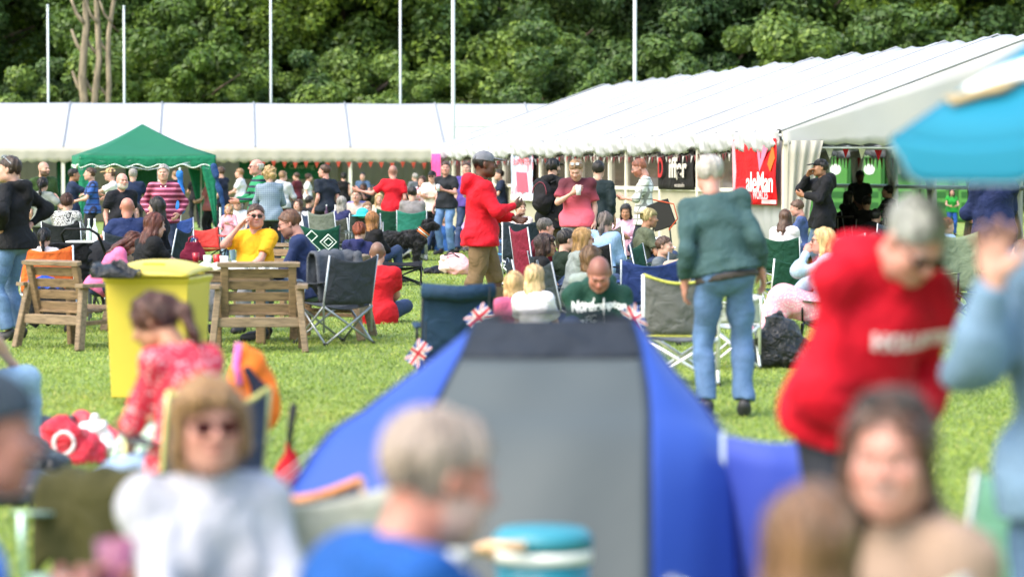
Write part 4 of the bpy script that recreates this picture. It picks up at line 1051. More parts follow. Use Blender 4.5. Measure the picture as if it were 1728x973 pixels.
def phone_b(t):
    m = MB(); m.bevbox((0, .01, .02), (.075, .15, .009), rotx(.35), .003); m.build('case', mat('plain', '#101114', rough=.2), t)
    m = MB(); m.box((0, .0085, .0262), (.066, .135, .001), rotx(.35)); m.build('screen', mat('plain', '#20262c', rough=.05), t)
# ---------------- gazebo ----------------
def gazebo():
    a = R(12); org = W(136, 80.); t = thing('gazebo', 'green pop-up gazebo with white wavy trim and draped legs', 'gazebo', org); t.rotation_euler = (0, 0, a)
    G1 = mat('pvc', '#1c7a58', rough=.6, scale=.25, k=.9); G2 = mat('cloth', '#1f7d5c', k=.85); w = 2.85; ze = 1.985; zp = 2.66
    c = np.array([w/2, w/2, zp]); cor = [np.array(v, float) for v in ((0, 0, ze), (w, 0, ze), (w, w, ze), (0, w, ze))]
    m = MB()
    for k in range(4):
        A, B = cor[k], cor[(k+1) % 4]; n = 14; G = np.zeros((n+1, 9, 3))
        for i in range(n+1):
            for j in range(9):
                u = i/n; v = j/8*.995; e = A+(B-A)*u; p = e+(c-e)*v; p[2] -= .06*math.sin(math.pi*v)+.035*math.sin(math.pi*u)*(1-v); G[i, j] = p
        m.sheet(G, .006)
    m.build('canopy', G1, t, smooth=True)
    for k in range(4):
        A, B = cor[k], cor[(k+1) % 4]; d = (B-A)/w; nrm_ = np.array([d[1], -d[0], 0]); n = 70; G = np.zeros((n+1, 4, 3)); E = []
        for i in range(n+1):
            u = i/n; sc_ = .035*math.cos(2*math.pi*u*6)
            for j in range(4):
                v = j/3; G[i, j] = A+d*w*u+nrm_*(.012+.012*math.sin(u*30)*v)+np.array([0, 0, -.035*math.sin(math.pi*u)*(1-v)-v*(.235+sc_)])
            E.append(tuple(G[i, 3]+nrm_*.004))
        m = MB(); m.sheet(G, .006); vv = m.build('valance', G2, t, smooth=True)
        m = MB(); m.tube(E, .011, 5); m.build('trim', mat('plain', '#e8f0ea'), vv, smooth=True)
        x, y = A[0], A[1]; sx = 1 if x < 1 else -1; sy = 1 if y < 1 else -1
        m = MB(); m.box((x+sx*.02, y+sy*.02, ze/2), (.032, .032, ze)); m.build('leg', mat('plain', '#e4e8e8', k=.8), t)
        m = MB(); m.box((x+sx*.02, y+sy*.02, .005), (.09, .09, .01)); m.build('foot', mat('plain', '#222222'), t)
        # tapering leg drape
        for ax in (0, 1):
            G = np.zeros((7, 10, 3))
            for i in range(7):
                for j in range(10):
                    v = j/9; wd = .30*(1-v)**1.2+.03; q = i/6*wd; f = .015*math.sin(i*2.2+v*3)
                    G[i, j] = (x+sx*q, y-sy*.012+f, ze-.18-v*1.35) if ax == 0 else (x-sx*.012+f, y+sy*q, ze-.18-v*1.35)
            m = MB(); m.sheet(G, .004); m.build('leg_drape', G2, t, smooth=True)
    m = MB()
    for A, B in ((cor[0], cor[1]), (cor[1], cor[2]), (cor[2], cor[3]), (cor[3], cor[0])):
        for s_ in (0, .5):
            a_ = A+(B-A)*s_; b_ = A+(B-A)*(s_+.5); m.tube([tuple(a_+[0, 0, -.05]), tuple(b_+[0, 0, -.32])], .011, 5); m.tube([tuple(a_+[0, 0, -.32]), tuple(b_+[0, 0, -.05])], .011, 5)
    m.build('truss', mat('metal', '#b8bcc0'), t)
gazebo()
# ---------------- portable toilets beyond the marquee ----------------
def toilet(px, s, first=None, label='', h=0):
    t = thing('portable_toilet', label, 'toilet', W(px, s), h, 'green portable toilets in a row beyond the marquee'); g = mat('plain', '#4a9a40', rough=.5, k=.5); g2 = mat('plain', '#2c7a2c', rough=.5, k=.5)
    m = MB(); m.bevbox((0, .55, 1.08), (1.04, 1.1, 2.12), bv=.03); m.build('cabin', g, t)
    m = MB(); m.bevbox((0, -.02, 1.06), (.78, .05, 1.9), bv=.01); d = m.build('door', mat('plain', '#62b050', rough=.45, k=.55), t)
    for z in (.55, .9): m = MB(); m.box((0, -.05, z), (.6, .02, .2)); m.build('door_panel', g2, d)
    m = MB(); V = [(.17*math.cos(k*math.pi/12), -.055, 1.72+.17*math.sin(k*math.pi/12)) for k in range(24)]; V += [(x, -.065, z) for x, _, z in V]
    m.add(V, [tuple(range(24)), tuple(range(24, 48))[::-1]]+[(k, (k+1) % 24, 24+(k+1) % 24, 24+k) for k in range(24)]); m.build('sign', mat('plain', '#f2f4f2'), d)
    m = MB(); m.box((.32, -.055, 1.1), (.04, .03, .16)); m.build('handle', mat('plain', '#222222'), d)
    m = MB(); m.bevbox((0, .55, 2.2), (1.1, 1.16, .14), bv=.05); m.build('roof', mat('plain', '#dfe8df'), t)
    for x in (-.46, .46): m = MB(); m.box((x, -.03, 1.06), (.07, .06, 2.05)); m.build('corner_post', g2, t)
    return t
for k, px in enumerate((1352, 1409, 1466, 1523, 1580, 1637, 1694)):
    toilet(px, 52, label=['green portable toilet behind the black-capped man', 'green portable toilet with white disc left of the seated drinker', 'green portable toilet with white disc behind the man in the tent', 'green portable toilet under the left edge of the blue parasol', 'green portable toilet under the middle of the blue parasol', 'green portable toilet left of the top-hatted man', 'green portable toilet behind the top-hatted man'][k])
# ---------------- blue parasol at right ----------------
def blob(q, Mx, pts, dx=-.07, dy=-.09):
    n = len(pts); V = [tuple((Mx @ Vector((x+dx, y+dy, .004)))[:]) for x, y in pts]+[tuple((Mx @ Vector((x+dx, y+dy, -.006)))[:]) for x, y in pts]
    q.add(V, [tuple(range(n)), tuple(range(n, 2*n))[::-1]]+[(k, (k+1) % n, n+(k+1) % n, n+k) for k in range(n)])
def parasol():
    s = 600; cx, cy = W(2080, s)[:2]; t = thing('parasol', 'large bright blue parasol with white and yellow print at the right edge', 'parasol', (cx, cy, 0), 0)
    bl = mat('pvc', '#1899bc', rough=.55, scale=.35, k=.85); zt = 2.36; ze = ZH(228, s); rad = .96; n = 8; m0 = R(4)
    cor = [np.array([rad*math.cos(m0+2*math.pi*k/n), rad*math.sin(m0+2*math.pi*k/n), ze]) for k in range(n)]; top = np.array([0, 0, zt])
    m = MB(); vm = []
    for k in range(n):
        A, B = cor[k], cor[(k+1) % n]; G = np.zeros((9, 9, 3)); V2 = np.zeros((17, 5, 3)); E = []
        for i in range(9):
            for j in range(9):
                u = i/8; v = j/8*.99; e = A+(B-A)*u; p = e+(top-e)*v; p[2] -= .03*math.sin(math.pi*u)*(1-v); G[i, j] = p
        m.sheet(G, .004)
        for i in range(17):
            u = i/16; e = A+(B-A)*u; o = nrm([e[0], e[1], 0])
            for j in range(5): v = j/4; V2[i, j] = e+o*(.006+.01*v)+np.array([0, 0, -.03*math.sin(math.pi*u)*(1-v)-v*(.135)*(1-.85*math.exp(-((u)/.10)**2)-.85*math.exp(-((1-u)/.10)**2)) ])
            E.append(tuple(V2[i, 4]))
        vm.append((V2, E))
    m.build('canopy', bl, t, smooth=True)
    for V2, E in vm:
        q = MB(); q.sheet(V2, .004); v = q.build('valance', bl, t, smooth=True); q = MB(); q.tube(E, .003, 5); q.build('piping', mat('plain', '#a8c4cc'), v, smooth=True)
    for k in range(n): m = MB(); m.tube([(0, 0, zt-.45), tuple(cor[k]*.55+np.array([0, 0, (zt-.02)*.45-.04]))], .006, 5); m.tube([tuple(top-[0, 0, .02]), tuple(cor[k]-[0, 0, .015])], .006, 5); m.build('rib', mat('metal', '#d0d4d8'), t)
    m = MB(); m.tube([(0, 0, 0), (0, 0, zt+.06)], .018, 10); m.build('pole', mat('plain', '#e8e8e8'), t, smooth=True)
    m = MB(); m.lathe([(.25, 0), (.25, .05), (.05, .1), (.03, .3)], n=24); m.build('base', mat('plain', '#30343a'), t, smooth=False)
    # print on the panel that faces the camera's left: a white word shape over a yellow swoosh
    for k in range(n):
        A, B = cor[k], cor[(k+1) % n]; mid = (A+B)/2; 
        if mid[0] < -.3 and mid[1] < .25:
            ex = nrm(B-A); up = nrm(top-mid); nn = np.cross(ex, up)
            if nn[2] < 0: nn = -nn; 
            if ex @ np.array([1, 0, 0]) < 0: ex = -ex
            nn = np.cross(ex, up); c0 = mid+(top-mid)*.33+nn*.012
            Mx = Matrix(((ex[0], up[0], nn[0], c0[0]), (ex[1], up[1], nn[1], c0[1]), (ex[2], up[2], nn[2], c0[2]), (0, 0, 0, 1)))
            q = MB(); blob(q, Mx, [(-.20, -.07), (-.14, .0), (-.05, .05), (.03, .045), (.12, .09), (.2, .08), (.19, .0), (.1, -.03), (.02, -.035), (-.06, -.05), (-.13, -.09)]); q.build('print', mat('plain', '#f0f4f4'), t)
            q = MB(); blob(q, Mx, [(-.24, -.12), (-.15, -.095), (-.06, -.055), (.03, -.045), (.0, -.09), (-.08, -.11), (-.16, -.15)]); q.build('swoosh', mat('plain', '#c8b080', k=.6), t)
parasol()
# ---------------- dome tent ----------------
def dome_tent():
    t = thing('tent', 'blue dome tent with grey door panel and dark top band in the foreground', 'tent', (0, 9.4, 0)); O_ = np.array([0, 9.4, 0])
    BL = mat('pvc', '#2e52b0', rough=.5, scale=.18, k=1.0); GR = mat('pvc', '#565f60', rough=.6, scale=.08, k=.8); BD = mat('cloth', '#2c333d', k=.8)
    def pt(px, y, s): return np.array([(px-864)/s, F/s-9.4, CH+(HZ-y)/s])
    # seams as 3-D curves from the apex down to the ground: outer left, grey left, grey right, outer right
    def g0(x, y): return np.array([x, y-9.4, 0.0])
    SE = {'a': [pt(812, 545, 505), pt(720, 615, 512), pt(620, 690, 520), pt(520, 780, 530), g0(-1.02, 8.75)],
          'b': [pt(800, 541, 508), pt(783, 590, 515), pt(738, 680, 530), pt(690, 800, 550), g0(-.42, 8.2)],
          'c': [pt(1066, 541, 508), pt(1080, 590, 515), pt(1094, 680, 530), pt(1096, 800, 550), g0(.40, 8.2)],
          'd': [pt(1075, 545, 505), pt(1135, 625, 512), pt(1205, 710, 522), pt(1238, 800, 535), g0(.72, 8.7)]}
    # rear: hoop behind and its ground line
    RE = {'a': [pt(812, 545, 505)+[0, 0, 0], np.array([-.16, .45, .95]), np.array([-.30, .9, .62]), np.array([-.50, 1.15, .3]), np.array([-.70, 1.3, 0])],
          'd': [pt(1075, 545, 505), np.array([.42, .5, .95]), np.array([.52, 1.0, .62]), np.array([.65, 1.2, .3]), np.array([.75, 1.3, 0])]}
    def smooth(P_, n=24):
        P_ = np.array(P_); k = len(P_); ts = np.linspace(0, k-1, n); out = []
        for t_ in ts:
            i = min(int(t_), k-2); u = t_-i; p0 = P_[max(i-1, 0)]; p1 = P_[i]; p2 = P_[i+1]; p3 = P_[min(i+2, k-1)]
            out.append(.5*((2*p1)+(-p0+p2)*u+(2*p0-5*p1+4*p2-p3)*u*u+(-p0+3*p1-3*p2+p3)*u**3))
        return np.array(out)
    S_ = {k: smooth(v) for k, v in SE.items()}; Rr = {k: smooth(v) for k, v in RE.items()}
    def loft(A, B, n, bulge, wave=0):
        G = np.zeros((n, len(A), 3))
        for i in range(n):
            u = i/(n-1)
            for j in range(len(A)):
                p = A[j]+(B[j]-A[j])*u; v = j/(len(A)-1)
                p = p+np.array(bulge)*math.sin(math.pi*u)*(.3+.7*math.sin(math.pi*min(v*1.1, 1)))
                p[1] += wave*math.sin(u*9+v*7)*math.sin(math.pi*u)+wave*.6*math.sin(v*15-u*6)*math.sin(math.pi*u); G[i, j] = p
        return G
    m = MB(); G = loft(S_['b'], S_['c'], 26, (0, -.06, .0), .013); top = G[:, :8]; m.sheet(G[:, 7:], .006); m.build('door_panel', GR, t, smooth=True)
    m = MB(); m.sheet(top, .012); m.build('top_band', BD, t, smooth=True)
    for a_, b_ in (('a', 'b'), ('c', 'd')):
        m = MB(); m.sheet(loft(S_[a_], S_[b_], 10, (0, -.03, .01), .006), .005); m.build('side_panel', BL, t, smooth=True)
    for a_, sg in (('a', -1), ('d', 1)):
        m = MB(); m.sheet(loft(S_[a_], Rr[a_], 12, (sg*.02, 0, .0), .006), .005); m.build('rear_side_panel', BL, t, smooth=True)
    m = MB(); m.sheet(loft(Rr['a'], Rr['d'], 16, (0, .12, .0), .01), .005); m.build('rear_panel', BL, t, smooth=True)
    # roof closing strip behind the top band
    for k in ('a', 'b', 'c', 'd'): m = MB(); m.tube([tuple(p) for p in S_[k]], .009, 6); m.build('seam', mat('cloth', '#1a2a6a' if k in 'ad' else '#20304a'), t, smooth=True)
    m = MB(); m.tube([tuple(p+[0, .0, .008]) for p in smooth([SE['a'][0], SE['b'][0]+[.1, 0, .012], (SE['b'][0]+SE['c'][0])/2+[0, 0, .02], SE['c'][0]+[-.1, 0, .012], SE['d'][0]])], .012, 6); m.build('pole_sleeve', BD, t, smooth=True)
    t.location = (0, 9.4, 0)
    for k, e in (('a', (-1.45, -.7, 0)), ('d', (1.3, -.5, 0)), ('d', (1.5, .9, 0)), ('a', (-1.5, .9, 0))):
        m = MB(); m.tube([tuple(S_[k][9]), e], .0025, 4); m.build('guy_rope', mat('plain', '#c8d0d8'), t); m = MB(); m.tube([(e[0], e[1], .04), (e[0]*.98, e[1], -.05)], .005, 5); m.build('peg', mat('metal', '#a0a4a8'), t)
    # low blue storage wing beside the tent
    w = thing('windbreak', 'low blue nylon windbreak fixed to the right side of the dome tent', 'windbreak', (0, 8.9, 0))
    def q(px, y, s): return np.array([(px-864)/s, F/s-8.9, max(0, CH+(HZ-y)/s)])
    A = smooth([q(1222, 735, 535), q(1300, 748, 545), q(1360, 745, 555), q(1432, 738, 560)], 20); B = A.copy(); B[:, 2] = 0; B[:, 1] -= .05
    G = np.zeros((20, 10, 3))
    for i in range(20):
        for j in range(10): v = j/9; G[i, j] = A[i]+(B[i]-A[i])*v+np.array([0, .03*math.sin(i*.9+v*5)*v, 0])
    m = MB(); m.sheet(G, .006); m.build('sheet', mat('pvc', '#3c50b0', rough=.5, scale=.2, k=1.0), w, smooth=True)
    for i in (0, 19): m = MB(); m.tube([tuple(B[i]), tuple(A[i]+[0, 0, .012])], .009, 6); m.build('pole', mat('plain', '#c8d8d8'), w)
dome_tent()
# ---------------- yellow wheelie bin ----------------
def wheelie_bin():
    t = thing('wheelie_bin', 'big yellow wheelie bin behind the seated woman in red florals', 'bin', W(266, 242), -8); Yb = mat('plain', '#e6cf4c', rough=.4, k=.75); w = .585; hh = .835
    def ring(z, k, d0=0): return [(-w/2*k, -.30*k+d0, z), (w/2*k, -.30*k+d0, z), (w/2*k, .33*k+d0, z), (-w/2*k, .33*k+d0, z)]
    m = MB(); V = ring(.05, .90)+ring(.5, .95)+ring(hh, 1.0)+ring(hh+.03, 1.06)+ring(hh+.05, 1.06); Fs = [(3, 2, 1, 0), (16, 17, 18, 19)]
    for r in range(4):
        for i in range(4): j = (i+1) % 4; Fs.append((r*4+i, r*4+j, (r+1)*4+j, (r+1)*4+i))
    m.add(V, Fs); b = m.build('body', Yb, t); bv = b.modifiers.new('b', 'BEVEL'); bv.width = .018; bv.segments = 3
    m = MB(); G = np.zeros((15, 11, 3))
    for i in range(15):
        for j in range(11):
            u = i/14*2-1; v = j/10*2-1; G[i, j] = (u*.305, v*.37, hh+.062+.075*(1-abs(u)**3)*(1-abs(v)**3)+.03*(v+1)*.5)
    m.sheet(G, .018); m.build('lid', Yb, t, smooth=True)
    m = MB(); m.tube([(-.22, .40, hh+.05), (-.22, .44, hh+.05), (.22, .44, hh+.05), (.22, .40, hh+.05)], .014, 8); m.build('handle', Yb, t)
    m = MB(); m.bevbox((.03, -.20, hh+.135), (.16, .05, .02), bv=.006); m.build('grip', mat('plain', '#d8c81a', k=.8), t)
    for x in (-.27, .27): m = MB(); m.tube([(x-.025, .27, .10), (x+.025, .27, .10)], .10, 20); m.build('wheel', mat('plain', '#1c1c1c'), t, smooth=False)
    return t
BIN = wheelie_bin()
def bag_mesh(loc, size, seed, wr=.012, top=.35):
    """crumpled sack: implicit lump with strong folds"""
    rg = random.Random(seed); sx, sy, sz = size
    pr = [ell((0, 0, sz*.42), (sx*.5, sy*.5, sz*.45)), ell((sx*.12, 0, sz*.25), (sx*.42, sy*.45, sz*.28)), ell((-sx*.12, .01, sz*.55), (sx*.33, sy*.36, sz*.30)), cap((0, 0, sz*.6), (sx*rg.uniform(-.15, .15), 0, sz*.93), sx*.22, sx*.08), ell((sx*.3, 0, sz*.12), (sx*.28, sy*.4, sz*.16)), ell((-sx*.3, 0, sz*.14), (sx*.25, sy*.4, sz*.18))]
    return sdf(pr, max(.008, sx/45), k=.08*sx/.3, wr=wr*.8, wf=11/sx, seed=seed, cuts=[lambda x, y, z: .0-z+.002])
def sack(name, label, px, s, size, col, seed=1, z=0, kind='plastic', rough=.35, h=0, cat='bag', wr=.012, group=None):
    t = thing(name, label, cat, W(px, s, z), h, group); V, Fs = bag_mesh(None, size, seed, wr); mk('sack', V, Fs, mat(kind, col, rough=rough), t)
    V, Fs = sdf([cap((-size[0]*.1, 0, size[2]*.88), (0, 0, size[2]*1.02), .012, .02), cap((0, 0, size[2]*1.02), (size[0]*.12, 0, size[2]*.9), .02, .012)], .006, k=.02); mk('handle', V, Fs, mat(kind, col, rough=rough), t)
    return t
sack('bin_bag', 'black glossy plastic bag sticking out under the yellow bin lid', 193, 248, (.24, .18, .10), '#16181c', 2, z=.885, rough=.25)
sack('bin_bag', 'shiny black plastic sack slumped on the grass beside the pink skirt', 1316, 205, (.38, .3, .44), '#14171b', 3, rough=.3, wr=.016)
# ---------------- rustic table and armchairs ----------------
WD = mat('wood', (.20, .130, .068)); WD2 = mat('wood', (.22, .158, .098))
def table(px, s, label, w=1.55, d=.95, hh=.72, h=0):
    t = thing('garden_table', label, 'table', W(px, s), h); m = MB()
    for k in range(6): m.bevbox((0, -d/2+d*(k+.5)/6, hh-.02), (w, d/6-.008, .04), bv=.006)
    m.build('table_top', WD2, t); m = MB()
    for y in (-d/2+.06, d/2-.06): m.bevbox((0, y, hh-.09), (w-.1, .04, .1), bv=.006)
    for x in (-w/2+.06, w/2-.06): m.bevbox((x, 0, hh-.09), (.04, d-.2, .1), bv=.006)
    m.build('apron', WD, t)
    for x in (-w/2+.14, w/2-.14):
        for y in (-d/2+.1, d/2-.1): m = MB(); m.beam((x, y, 0), (x, y, hh-.04), .09, .09, up=(0, 1, 0)); m.build('leg', WD, t)
        m = MB(); m.beam((x, -d/2+.1, .2), (x, d/2-.1, .2), .07, .04); m.build('stretcher', WD, t)
    return t
TB = table(330, 178, 'brown slatted wooden garden table holding cups and white wrappers', h=2)
def armchair(X, Y, h, label, w=.80, back=.78):
    """chunky slatted timber armchair, sitter faces +y"""
    t = thing('garden_armchair', label, 'chair', (X, Y, 0), h, 'brown wooden garden armchairs'); hw = w/2; sh = .36
    for sd in (-1, 1):
        x = sd*(hw-.04)
        m = MB(); m.beam((x*1.16, -.36, 0), (x*.98, -.24, .60), .06, .08, up=(0, 1, 0)); m.build('leg', WD2, t)
        m = MB(); m.beam((x*1.05, .30, 0), (x*1.05, .28, .56), .06, .08, up=(0, 1, 0)); m.build('leg', WD, t)
        m = MB(); m.beam((x*1.08, -.34, .585), (x*1.08, .36, .575), .10, .035, up=(0, 0, 1)); m.build('armrest', WD2, t)
        m = MB(); m.beam((x*.84, -.18, sh-.06), (x*.84, -.30, back), .07, .045, up=(0, 1, 0)); m.build('back_post', WD, t)
        m = MB(); m.beam((x*1.02, -.28, .24), (x*1.02, .30, .26), .07, .035); m.build('side_rail', WD, t)
    m = MB()
    for k in range(4): z = sh+.03+k*.105; m.bevbox((0, -.20-.085*(k+.5)/4+.03, z), (w-.16, .022, .082), rotx(.2), bv=.005)
    m.build('backrest', WD, t); m = MB(); m.bevbox((0, -.305, back+.005), (w-.06, .06, .045), rotx(.2), bv=.006); m.build('top_rail', WD2, t)
    m = MB()
    for k in range(5): m.bevbox((0, -.16+k*.105, sh-.02+k*.008), (w-.12, .095, .025), bv=.005)
    m.build('seat', WD, t); m = MB(); m.bevbox((0, -.295, .27), (w-.04, .035, .09), bv=.006); m.build('rear_rail', WD2, t)
    return t
c_ = W(437, 187); armchair(c_.x, c_.y, 4, 'brown slatted wooden armchair in front of the man in navy, empty back to camera')
c_ = W(128, 184); armchair(c_.x, c_.y, -38, 'weathered wooden armchair turned sideways left of the yellow bin')
c_ = W(560, 178); armchair(c_.x-.05, c_.y+.6, 85, 'wooden armchair under the man in the navy jumper')
c_ = W(250, 165); armchair(c_.x, c_.y, -100, 'wooden armchair under the woman in the black t-shirt', w=.7)
def tabletop_items():
    tb = TB.location
    def on(px, y, s): p = W(px, s); p.z = .72; return p
    for k, (px, s, col, liq, lab, r, hh) in enumerate(((350, 180, '#e8e8ea', '#e8e8e8', 'white paper cup beside the woman\'s reaching hand', .04, .11), (366, 176, '#c02828', '#601010', 'red cup with a drink standing on the wooden table', .038, .10), (378, 184, '#f0f0f0', '#f0f0f0', 'clear plastic cup standing right of the red cup', .04, .12), (330, 172, '#a01c30', '#400810', 'dark red cup behind the reaching arm', .036, .1))):
        t = thing('cup', lab, 'cup', on(px, 0, s), 0, 'cups on the wooden table'); cup_b(col, liq, r, hh)(t)
        for c in t.children:
            c.location.z = hh/2
    for k, (px, s, sz, lab) in enumerate(((386, 186, (.24, .16, .06), 'crumpled white food wrapper in front of the yellow t-shirt man'), (432, 184, (.13, .12, .055), 'small white paper wrapper left of the navy sleeve'), (447, 186, (.12, .12, .05), 'small white crumpled napkin nearest the navy man'), (345, 186, (.20, .13, .045), 'flat white food paper near the reaching hand'))):
        t = thing('food_wrapper', lab, 'wrapper', on(px, 0, s), 20*k, 'white food wrappers on the wooden table'); V, Fs = bag_mesh(None, sz, k+2, .008); mk('paper', V, Fs, mat('cloth', '#ecebe8'), t)
    t = thing('tote_bag', 'dark red tote bag with two handles standing on the table', 'bag', on(326, 0, 168), 10)
    V, Fs = sdf([ecap((0, 0, .03), (0, 0, .17), (1, 0, 0), .14, .06, .09, .035)], .009, k=.02, wr=.004, wf=30, cuts=[lambda x, y, z: z-.19, lambda x, y, z: .002-z]); mk('body', V, Fs, mat('cloth', '#6e1430'), t)
    for y in (-.02, .02): m = MB(); m.tube([(-.05, y, .18), (-.04, y, .23), (0, y, .245), (.04, y, .23), (.05, y, .18)], .006, 6); m.build('handle', mat('cloth', '#8c2a44'), t, smooth=True)
tabletop_items()
# ---------------- assorted chairs without sitters ----------------
def emptychair(px, s, h, label, **kw): p = W(px, s); return chair(p.x, p.y, h, label, **kw)
emptychair(562, 180, 38, 'empty grey camping chair with a grey jacket hung over its back', cloth='#3c4048', back=.84, seatc='#4a5058')
def jacket_over(px, s, h, zt, w, col, label, drop=.42, side_drop=.3):
    t = thing('jacket', label, 'jacket', W(px, s), h); G = np.zeros((17, 21, 3))
    for i in range(17):
        u = i/16*2-1
        for j in range(21):
            v = j/20*2-1; a = abs(v); y = .055*math.copysign(min(1, a*5), v)+.035*math.copysign(a, v)+.015*math.sin(u*7+v*3); z = zt-.02*u*u-drop*max(0, a-.12)*(1+.18*math.sin(u*4+2*v))+.01*math.sin(u*13)
            G[i, j] = (u*w/2*(1+.12*a*math.sin(u*2+1)), y, z)
    m = MB(); m.sheet(G, .02); m.build('cloth', mat('cloth', col), t, smooth=True)
    V, Fs = sdf([cap((w*.42, -.09, zt-.05), (w*.50, -.12, zt-.28), .05, .045), cap((w*.50, -.12, zt-.28), (w*.44, -.13, zt-.28-side_drop*.7), .045, .035)], .012, k=.03, wr=.006, wf=40, seed=3); mk('sleeve', V, Fs, mat('cloth', col), t)
    return t
jacket_over(562, 180.5, 38, .875, .50, '#50545c', 'grey soft-shell jacket hung over the empty camping chair', drop=.46)
emptychair(83, 163, 4, 'orange cloth camping chair with silver frame behind the black-hooded man', cloth='#f07838', back=.86, k=.9, frame='#c8ccd0', seatc='#20262c')
sack('bag', 'blue crumpled bag lying on the orange chair seat', 74, 166, (.26, .2, .14), '#1c50b8', 4, z=.40, kind='cloth', wr=.014)
jacket_over(83, 168, 4, .44, .42, '#15171a', 'black jacket hanging off the front of the orange chair', drop=.36)
emptychair(765, 252, 6, 'empty navy folding chair with rolled top edge left of the tent', cloth='#223c56', back=.86, frame='#24282c', roll=True, seatc='#223c56', w=.46)
emptychair(1150, 222, -4, 'empty grey camping chair with lime piping beside the standing old man', cloth='#6e706e', trim='#c8c860', frame='#e8e8e8', back=.84, w=.56, fr=.016)
emptychair(1095, 180, 0, 'navy camping chair with small white logo in front of the pink-topped girl', cloth='#2a3e78', back=.80)
emptychair(301, 110, -170, 'dark blue camping chair standing under the gazebo right corner', cloth='#24407c', back=.92, w=.5)
emptychair(528, 128, 20, 'dark green camping chair with white diamond pattern behind the navy jumper', cloth='#1e5644', back=.92, frame='#20242a')
def diamonds():
    p = W(528, 128); h = R(20); base = Matrix.Translation(p) @ Matrix.Rotation(h, 4, 'Z'); t = [o for o in bpy.data.objects if o.get('label', '').startswith('dark green camping chair with white diamond')][0]; wm = mat('plain', '#d8e4dc')
    for cx, cz, r in ((-.13, .78, .07), (.10, .70, .10), (.10, .70, .055), (-.12, .60, .10), (-.12, .60, .05), (.14, .50, .06)):
        y = -.325-.10*(cz-.42)/.5*1.0; m = MB(); pts = [(cx, y, cz+r), (cx+r*1.1, y, cz), (cx, y, cz-r), (cx-r*1.1, y, cz), (cx, y, cz+r)]; m.tube(pts, .010, 4); m.build('diamond', wm, t)
diamonds()
emptychair(560, 98, -30, 'sage grey camping chair back, far group left of red t-shirt man', cloth='#6c746c', back=.95)
emptychair(612, 96, 10, 'dark grey chair with turquoise hat on it in the far group', cloth='#3c4644', back=.9)
emptychair(695, 92, 0, 'bright teal camping chair behind the red t-shirt man', cloth='#2c8c74', back=.72, w=.5)
emptychair(652, 90, 15, 'dark green camping chair left of the red t-shirt man legs', cloth='#23553f', back=.95)
emptychair(865, 112, 140, 'pale blue and white folding chair beside the red jacket', cloth='#5aa0c8', back=.75, frame='#e8ecf0')
emptychair(1432, 146, -20, 'white framed mesh chair behind the blonde woman', cloth='#a8aeb4', back=.92, frame='#e0e4e8')
emptychair(1335, 162, 10, 'dark green folding chair with white legs behind the girl in white', cloth='#1c4a3a', back=.72, frame='#e0e4e0')
emptychair(1640, 165, -160, 'pale green chair with small white logo behind the raised hand', cloth='#7c8a70', back=1.0, frame='#30343a')
emptychair(1500, 120, 10, 'dark blue slouchy camping chair behind the red hood', cloth='#2c3848', back=.9)
emptychair(675, 118, 180, 'low black folding stool chair under the black dog', cloth='#1a1c24', frame='#15171a', seat_h=.28, back=.34, armrest=False, w=.6)
emptychair(350, 104, -160, 'low red folding chair behind the gazebo right leg', cloth='#d84a44', back=.72, frame='#22262a')
# foreground chairs and things
emptychair(560, 640, -14, 'blurred cream canvas chair back nearest the camera at bottom centre', cloth='#c8c8bc', back=.83, w=.60, k=.85, frame='#c8c8c0')
emptychair(590, 560, -25, 'grey chair with orange piping behind the grey-haired man', cloth='#6c6880', back=.72, trim='#e8985c', w=.44)
emptychair(182, 560, 160, 'chair with pale mint frame holding the olive jacket', cloth='#a8c4b8', back=.66, frame='#b8d4c8', w=.36)
jacket_over(182, 560, 160, .70, .42, '#3c3a1c', 'olive green jacket draped over the mint chair in the foreground', drop=.36)
emptychair(1640, 600, 20, 'pale mint green chair below the red hoodie', cloth='#8cc8b0', back=.80, w=.34)
emptychair(1330, 900, 4, 'pale lime chair back along the bottom right edge of the picture', cloth='#d8ecd0', back=.885, w=.52)
def cooler():
    t = thing('cool_box', 'round teal cool box with white rim and side handle in front of the tent', 'cool box', W(916, 600, 0)); z0 = ZH(990, 600); z1 = ZH(893, 600)
    TL = mat('plain', '#2494ac', rough=.35, k=.6); m = MB(); m.lathe([(.105, 0), (.135, z1-.09)], n=32); m.build('body', TL, t, smooth=True)
    m = MB(); m.lathe([(.139, z1-.09), (.139, z1-.055)], n=32); m.build('rim', mat('plain', '#eef0ee'), t, smooth=True)
    m = MB(); m.lathe([(.140, z1-.054), (.142, z1-.02), (.12, z1), (.02, z1+.004)], n=32); m.build('lid', mat('plain', '#3aa0b4', rough=.4, k=.65), t, smooth=True)
    m = MB(); m.tube([(-.14, -.03, z1-.07), (-.19, -.08, z1-.05), (-.15, -.14, z1-.03), (-.05, -.155, z1-.03)], .014, 8); m.build('handle', mat('plain', '#e0b890'), t, smooth=True)
cooler()
def umbrella():
    t = thing('umbrella', 'folded red umbrella with black handle standing upright on the grass', 'umbrella', W(486, 420)); h1 = ZH(748, 420)
    V, Fs = sdf([cap((0, 0, .02), (0, 0, h1), .03, .012), cap((0, 0, .3), (-.05, 0, .10), .03, .04), cap((0, 0, h1-.02), (-.02, 0, .28), .02, .06)], .010, k=.03, wr=.008, wf=45); mk('canopy', V, Fs, mat('cloth', '#b01422'), t)
    m = MB(); m.tube([(.0, 0, h1-.05), (.008, 0, h1+.06), (.022, 0, ZH(682, 420))], [.010, .014, .017], 8); m.build('handle', mat('plain', '#17181c'), t, smooth=True)
umbrella()
